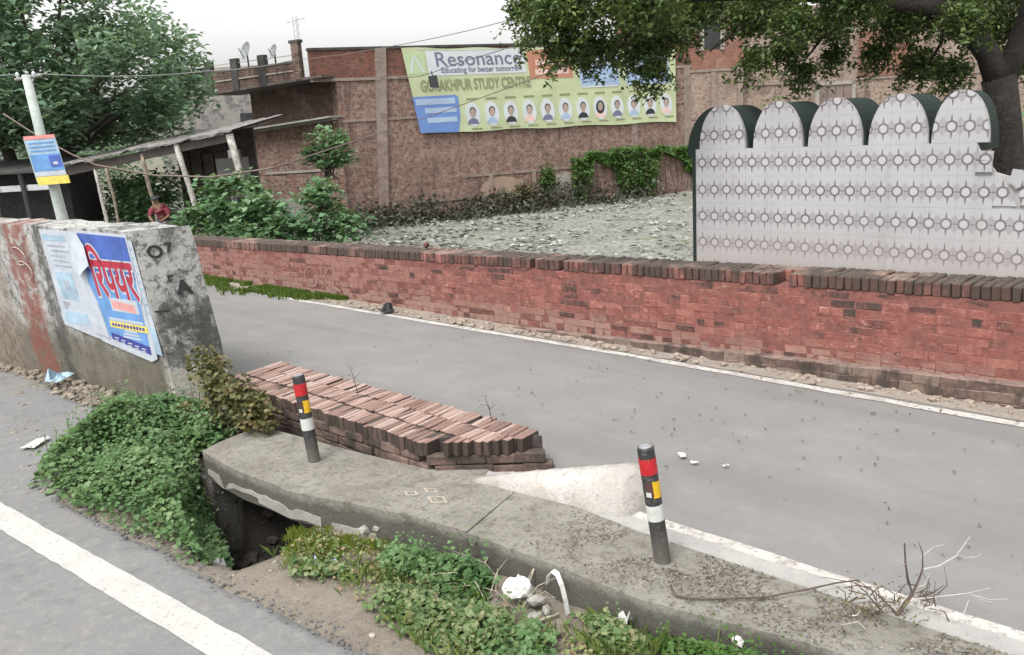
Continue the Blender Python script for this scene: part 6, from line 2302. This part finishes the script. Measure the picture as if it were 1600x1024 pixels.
def scrap(name, label, cat, c, w, d, mat, seed, rise=0.03, group=None):
    """flat torn scrap with raised corners"""
    r_ = random.Random(seed)
    a = r_.uniform(0, 3.1)
    m = MB()
    n = 5
    vs = []
    for j in range(n):
        for i in range(n):
            u, v = (i / (n - 1) - .5) * w * (1 + r_.uniform(-.12, .12)), (j / (n - 1) - .5) * d * (1 + r_.uniform(-.12, .12))
            vs.append((c[0] + u * math.cos(a) - v * math.sin(a), c[1] + u * math.sin(a) + v * math.cos(a), c[2] + abs(r_.gauss(0, rise)) + 0.006))
    m.add(vs, [(j * n + i, j * n + i + 1, (j + 1) * n + i + 1, (j + 1) * n + i) for j in range(n - 1) for i in range(n - 1)])
    o = m.build(name, mat)
    md = None
    return tag(o, label, cat, group)


crumple('plastic_bag', 'crumpled white plastic bag lying in the weeds against the slab', 'plastic bag', (-0.06, 4.62, -0.10), 0.085, 0.06, 0.085, LIT, 4)
# bent white strip standing as a hoop
m = MB()
hp = [(0.115, 4.545, -0.03), (0.125, 4.55, 0.02), (0.15, 4.55, 0.045), (0.175, 4.535, 0.03), (0.195, 4.50, -0.02), (0.21, 4.47, -0.09), (0.222, 4.445, -0.18)]
for w_ in (0,):
    vs = []
    for (x, y, z) in hp:
        vs += [(x - .012, y - .016, z), (x + .012, y + .016, z), (x + .012, y + .016, z + .007), (x - .012, y - .016, z + .007)]
    m.add(vs, [(4 * i + a, 4 * i + (a + 1) % 4, 4 * i + 4 + (a + 1) % 4, 4 * i + 4 + a) for i in range(len(hp) - 1) for a in range(4)] + [(0, 1, 2, 3), tuple(4 * (len(hp) - 1) + a for a in (3, 2, 1, 0))])
tag(m.build('plastic_strip', LIT), 'bent white plastic strip standing as a hoop in front of the slab', 'strip')
scrap('plastic_scrap', 'thin scrap of pale blue plastic on the dirt near the grass', 'plastic scrap', (-1.34, 5.20, -0.185), 0.16, 0.10, LITB, 2, 0.02)
scrap('paper_scrap', 'grey-white paper scrap in the sparse weeds left of the low bright weeds', 'paper scrap', (0.50, 4.26, -0.15), 0.10, 0.09, PAPER, 3, 0.03)
crumple('paper_wad', 'white paper cup lying on the low bright weeds by the slab', 'paper', (1.06, 3.93, -0.06), 0.028, 0.055, 0.026, LIT, 6)
crumple('paper_wad', 'small cream paper wad on bare dirt below the grey paper scrap', 'paper', (0.56, 4.16, -0.15), 0.04, 0.025, 0.022, PAPER, 7)
scrap('wrapper', 'white and blue wrapper on the rubble under the posters', 'wrapper', (-5.46, 9.98, -0.08), 0.36, 0.20, PPALE, 9, 0.04)
scrap('paper_scrap', 'flat white paper scrap on the dusty ground left of the big creeper', 'paper scrap', (-4.62, 7.86, -0.13), 0.26, 0.14, PAPER, 12, 0.01)
# dark rubble lining the drain hole
mb = MB()
pts = []
for _ in range(900):
    x, y = random.uniform(-2.75, -1.45), random.uniform(5.15, 7.0)
    z = gz(x, y)
    if z < -0.30:
        pts.append((x, y, z))
scatter_stones(mb, pts, 0.012, 0.085)
tag(mb.build('drain_rubble', layered('dark_rubble', (9, [(0.3, (0.030, 0.024, 0.020)), (0.7, (0.075, 0.060, 0.048))]), [(26, 0.58, 0.68, (0.14, 0.12, 0.10), 0.6)], bumps=((40, 0.6, 0.01),))), 'dark broken rubble lining the open drain hole', 'rubble', kind='stuff')
# crumbling edge of the near road's asphalt
mb = MB()
pts = []
for _ in range(2200):
    k_ = random.uniform(-8.6, 1.2)
    m_ = 2.64 + (road_e(k_) - 2.64) + random.gauss(0.0, 0.07)
    q = RN(k_, m_, 0)
    z_ = gz(q[0], q[1])
    if z_ > -0.3:
        pts.append((q[0], q[1], max(z_, -0.158 if m_ < road_e(k_) else z_)))
scatter_stones(mb, pts, 0.002, 0.015)
tag(mb.build('broken_asphalt', layered('asphalt_crumbs', (9, [(0.3, (0.06, 0.06, 0.062)), (0.7, (0.17, 0.168, 0.165))]), [], bumps=((60, 0.6, 0.006),))), 'dark crumbs of broken asphalt along the ragged edge of the near road', 'gravel', kind='stuff')
mb = MB()
pts = []
for _ in range(1300):
    k_, m_ = random.uniform(-11, -7.2), random.uniform(2.4, 4.1)
    if vnoise(k_, m_, 1.8, 15) > 0.45:
        q = RN(k_, m_, -0.152)
        pts.append(q)
scatter_stones(mb, pts, 0.003, 0.022)
tag(mb.build('road_dust_grit', plain('tan_grit', (0.24, 0.205, 0.16), 0.95, 0.3, 9, 0.3)), 'pale grit scattered over the worn asphalt in front of the posters', 'grit', kind='stuff')
# torn plastic hanging into the pit
m = MB()
n = 12
vs = []
for j in range(n):
    for i in range(7):
        f, g_ = i / 6, j / (n - 1)
        wd_ = 0.5 + 0.5 * g_
        vs.append((-2.17 + (0.17 * (f - .5)) * wd_ + 0.012 * math.sin(j * 1.1 + i * 2.0), 5.56 - 0.13 * g_ + 0.022 * math.sin(i * 2.4 + j * .5), -0.27 - 0.36 * g_ - 0.05 * abs(math.sin(i * 1.9)) * g_))
m.add(vs, [(j * 7 + i, j * 7 + i + 1, j * 7 + 8 + i, j * 7 + 7 + i) for j in range(n - 1) for i in range(6) if (i * 7 + j * 3) % 13 != 0])
tag(m.build('torn_plastic', layered('dirty_plastic', (9, [(0.42, (0.035, 0.034, 0.033)), (0.58, (0.40, 0.40, 0.39))]), [], rough=0.6, bumps=((40, 0.4, 0.01),)), smooth=True), 'torn dirty white plastic hanging down inside the dark drain hole', 'plastic')
scrap('plastic_scrap', 'black plastic scrap on the far road edge by the red wall', 'plastic scrap', RD(8.1, 7.55, 0.03), 0.22, 0.14, HAIR, 21, 0.05)
for i, (s_, d_, w_, lab) in enumerate([(1.75, 5.35, 0.09, 'largest white paper shred lying on the far road beyond the bollard'), (1.60, 5.28, 0.06, 'white paper shred lying just right of the largest one on the road'), (1.38, 5.36, 0.05, 'tiny white paper shred, rightmost of the three on the road'),]):
    scrap('paper_shred', lab, 'paper scrap', RD(s_, d_, 0.016), w_, w_ * .5, PAPER, 30 + i, 0.006, 'paper shreds on the far road')
for i, (lx, ly, h_, lab) in enumerate([(-2.25, -0.15, 0.26, 'thin bare seedling growing from the middle of the low parapet'), (-0.62, -0.03, 0.22, 'thin bare seedling growing at the right end of the low parapet')]):
    a_ = AROT
    bx0 = 0.265 + lx * math.cos(a_) - ly * math.sin(a_)
    by0 = 6.19 + lx * math.sin(a_) + ly * math.cos(a_)
    sd = thing('seedling', lab, 'seedling', (bx0, by0, 0.26))
    m = MB()
    m.tube([(bx0, by0, 0.25), (bx0 - .02, by0, 0.25 + h_ * .5), (bx0 - .05, by0 + .02, 0.25 + h_)], [.004, .003, .0015], 5)
    m.tube([(bx0 - .02, by0, 0.25 + h_ * .5), (bx0 + .05, by0, 0.25 + h_ * .75)], [.0025, .0012], 4)
    m.build('stem', BARK_D, sd)
    leaves('foliage', [(bx0 - .05 + random.gauss(0, .025), by0 + random.gauss(0, .02), 0.25 + h_ * random.uniform(.55, 1.05)) for _ in range(14)], upn(14, .5), RNG.uniform(.015, .03, 14), L_DRY, sd, .5)['kind'] = 'stuff'
# stones
st = plain('grey_stone', (0.24, 0.23, 0.21), 0.9, 0.25, 18, 0.4)
for i, (x, y, z, r_, lab) in enumerate([(0.045, 4.56, -0.155, 0.055, 'grey stone between the plastic bag and the white hoop'), (0.10, 4.47, -0.165, 0.040, 'smaller stone just in front of the white hoop'),
                                        (0.02, 4.43, -0.17, 0.035, 'small stone below the white plastic bag'), (0.34, 4.22, -0.165, 0.05, 'flat brown stone right of the white hoop'),
                                        (-1.02, 5.60, -0.14, 0.06, 'broken chunk of plaster lying at the slab above the grass'), (-1.13, 5.64, -0.16, 0.045, 'smaller chunk of plaster left of the larger one by the slab')]):
    vs, fs = STONES[i]
    m = MB()
    m.add([(x + v[0] * r_, y + v[1] * r_, z + v[2] * r_ + r_ * .3) for v in vs], fs)
    tag(m.build('stone', FLAKE if i > 3 else st), lab, 'stone', 'loose stones on the dirt strip')
vs, fs = STONES[6]
q = RD(7.76, 7.847 + 0.28)
m = MB()
m.add([(q[0] + v[0] * .045, q[1] + v[1] * .045, 0.885 + v[2] * .09 + .05) for v in vs], fs)
tag(m.build('stone', plain('brick_chip', (0.10, 0.05, 0.04), 0.9, 0.2, 20, 0.2)), 'dark upright chip of brick standing alone on top of the red wall', 'stone')
STK = plain('dry_stick', (0.33, 0.29, 0.23), 0.85, 0.2, 20, 0.2)
TWG = plain('dark_twig', (0.085, 0.062, 0.050), 0.9, 0.2, 20, 0.2)


def stick(name, label, pts, r0, r1, mat):
    m = MB()
    n = len(pts)
    m.tube(pts, [r0 + (r1 - r0) * i / (n - 1) for i in range(n)], 6)
    return tag(m.build(name, mat, smooth=True), label, 'stick')


stick('stick', 'straight pale stick leaning on the slab edge above the plastic bag', [(-0.02, 4.66, -0.16), (0.06, 4.80, -0.03), (0.16, 4.96, 0.045)], 0.007, 0.005, STK)
stick('stick', 'short pale stick lying in front of the white hoop', [(0.0, 4.36, -0.175), (0.08, 4.40, -0.165), (0.17, 4.44, -0.165)], 0.010, 0.007, STK)
stick('twig', 'long dark twig lying curved across the slab right of the bollard', [(0.79, 4.31, 0.045), (0.80, 4.22, 0.04), (0.86, 4.18, 0.045), (1.0, 4.155, 0.045), (1.26, 4.135, 0.05), (1.5, 4.17, 0.06), (1.68, 4.21, 0.065), (1.80, 4.23, 0.06)], 0.007, 0.004, TWG)
# fine bare twigs in the weeds
m = MB()
for i in range(26):
    x, y = -0.22 + random.uniform(-.12, .3), 4.72 + random.uniform(-.25, .25)
    a = random.uniform(0, 6.28)
    L = random.uniform(.12, .3)
    z = gz(x, y)
    m.tube([(x, y, z), (x + L * .5 * math.cos(a), y + L * .5 * math.sin(a), z + L * .45), (x + L * math.cos(a), y + L * math.sin(a), z + L * .5)], [.004, .003, .0015], 4)
tag(m.build('bare_twigs', STK), 'tangle of thin bare twigs beside the white plastic bag', 'twigs', kind='stuff')

# dead bush at the lower right
DB = thing('dead_bush', 'leafless dead bush with pale branch tips in front of the road at lower right', 'bush', (1.78, 3.93, -0.2))
rr = random.Random(4)
br = MB()
tips = MB()


def bl3(pts, r0, r1, mb_):
    n = len(pts)
    mb_.tube(pts, [(0.72 if mb_ is tips else 0.85) * (r0 + (r1 - r0) * i / (n - 1)) for i in range(n)], 5)


J = lambda x, z, y=3.93: (x + rr.uniform(-.008, .008), y + rr.uniform(-.05, .05), z + rr.uniform(-.008, .008))
bl3([(1.77, 3.93, -.22), (1.82, 3.93, -.1), (1.88, 3.94, 0.02), (1.96, 3.95, .13), (1.94, 3.96, .20)], .018, .010, br)
bl3([(1.94, 3.96, .19), (1.915, 3.95, .31), (1.905, 3.95, .42)], .008, .004, br)
bl3([(1.96, 3.95, .13), (2.0, 3.97, .2), (2.02, 3.98, .25)], .008, .006, br)
bl3([(2.02, 3.98, .25), (2.11, 4.0, .25), (2.21, 4.02, .29), (2.28, 4.03, .39)], .006, .003, tips)
bl3([(2.21, 4.02, .29), (2.27, 4.05, .26), (2.34, 4.06, .255), (2.36, 4.06, .27)], .004, .0015, tips)
bl3([(2.02, 3.98, .25), (2.015, 3.98, .34), (1.99, 3.98, .41)], .005, .002, br)
bl3([(2.01, 3.98, .32), (2.08, 4.0, .36), (2.13, 4.0, .37)], .003, .0015, tips)
bl3([(1.915, 3.95, .30), (1.87, 3.94, .33), (1.83, 3.93, .39)], .004, .002, tips)
bl3([(1.98, 3.95, .10), (2.1, 3.9, .14), (2.2, 3.88, .16), (2.30, 3.85, .20)], .005, .002, tips)
bl3([(2.2, 3.88, .16), (2.30, 3.86, .13), (2.38, 3.84, .14)], .003, .0015, tips)
bl3([(2.2, 3.88, .16), (2.27, 3.90, .11), (2.34, 3.9, .09)], .003, .0015, tips)
bl3([(1.86, 3.94, -.02), (1.80, 3.97, .05), (1.75, 4.0, .11), (1.66, 4.02, .13)], .008, .003, br)
bl3([(1.88, 3.94, .03), (1.79, 4.02, .12), (1.70, 4.06, .15), (1.55, 4.1, .17)], .006, .002, br)
for _ in range(80):
    x, z = rr.uniform(1.60, 2.12), rr.uniform(-.12, .15)
    y = 3.93 + rr.uniform(-.12, .14)
    a = rr.uniform(-.4, 3.5)
    L = rr.uniform(.05, .16)
    bl3([(x, y, z), (x + L * .5 * math.cos(a), y + rr.uniform(-.03, .03), z + L * .5 * math.sin(a)), (x + L * math.cos(a + .5), y + rr.uniform(-.04, .04), z + L * math.sin(a + .5))], .005, .002, br if rr.random() < .88 else tips)
br.build('branch', TWG, DB)['kind'] = 'stuff'
tips.build('branch_tip', plain('bleached_wood', (0.42, 0.39, 0.36), 0.8, 0.12, 20, 0.1), DB)['kind'] = 'stuff'
P = [(1.78 + rr.gauss(0, .14), 3.95 + rr.gauss(0, .08), 0.03 + abs(rr.gauss(0, .07))) for _ in range(240)]
leaves('withered_leaf', P, upn(len(P), .5), RNG.uniform(.012, .03, len(P)), L_DRY, DB, .5)['kind'] = 'stuff'

# leaf litter and grit: on the slab, on the road, on the dirt
P, S = [], []
for _ in range(6000):
    t = random.random()
    x, y = 0.30 + 1.95 * t + random.gauss(0, .20), 5.05 - 1.62 * t + random.gauss(0, .22)
    if inside(fr + [(4.0, 1.87), (2.6, 3.21), (1.68, 4.095), (0.72, 5.02), (0.35, 5.44), (-0.02, 5.765)], x, y) and vnoise(x, y, 4, 31) > 0.30:
        P.append((x, y, 0.030 + random.random() * .008))
        S.append(random.uniform(.006, .026))
for _ in range(500):
    x, y = random.uniform(-2.4, .5), random.uniform(4.8, 7.2)
    if inside(fl + bl, x, y):
        P.append((x, y, 0.034))
        S.append(random.uniform(.006, .018))
o = leaves('leaf_litter', P, upn(len(P), 1.6), np.array(S), leaf_mat('litter', [(0.075, 0.062, 0.047), (0.125, 0.107, 0.082), (0.175, 0.152, 0.12), (0.26, 0.235, 0.195)], 0.0), None, .55)
tag(o, 'brown leaf litter gathered on the slab around the right-hand bollard', 'leaf litter', kind='stuff')
P, S = [], []
for _ in range(250):
    s = random.uniform(-1.6, 4.0) if random.random() < .85 else random.uniform(4, 8)
    d = 7.5 - 2.6 * random.random() ** 1.4
    q = RD(s, d, 0.018)
    P.append(q)
    S.append(random.uniform(.015, .045))
o = leaves('fallen_leaves', P, upn(len(P), 2.2), np.array(S), leaf_mat('fallen_leaf', [(0.045, 0.035, 0.028), (0.09, 0.065, 0.045), (0.14, 0.10, 0.07)], 0.0), None, .45)
tag(o, 'small brown fallen leaves scattered over the far road at right', 'fallen leaves', kind='stuff')
mb = MB()
pts = []
for _ in range(1500):
    x, y = random.uniform(-5.2, 1.6), random.uniform(3.4, 9.4)
    mm = NM[0] * x + NM[1] * y
    if 2.6 < mm and dd(x, y) < 3.35 + (0.6 if x < -2.8 else 0) and gz(x, y) > -0.3:
        pts.append((x, y, gz(x, y)))
scatter_stones(mb, pts, 0.004, 0.024)
tag(mb.build('grit', plain('grit_stone', (0.25, 0.225, 0.185), 0.95, 0.35, 9, 0.3)), 'small stones and grit on the dirt beside the near road', 'grit', kind='stuff')
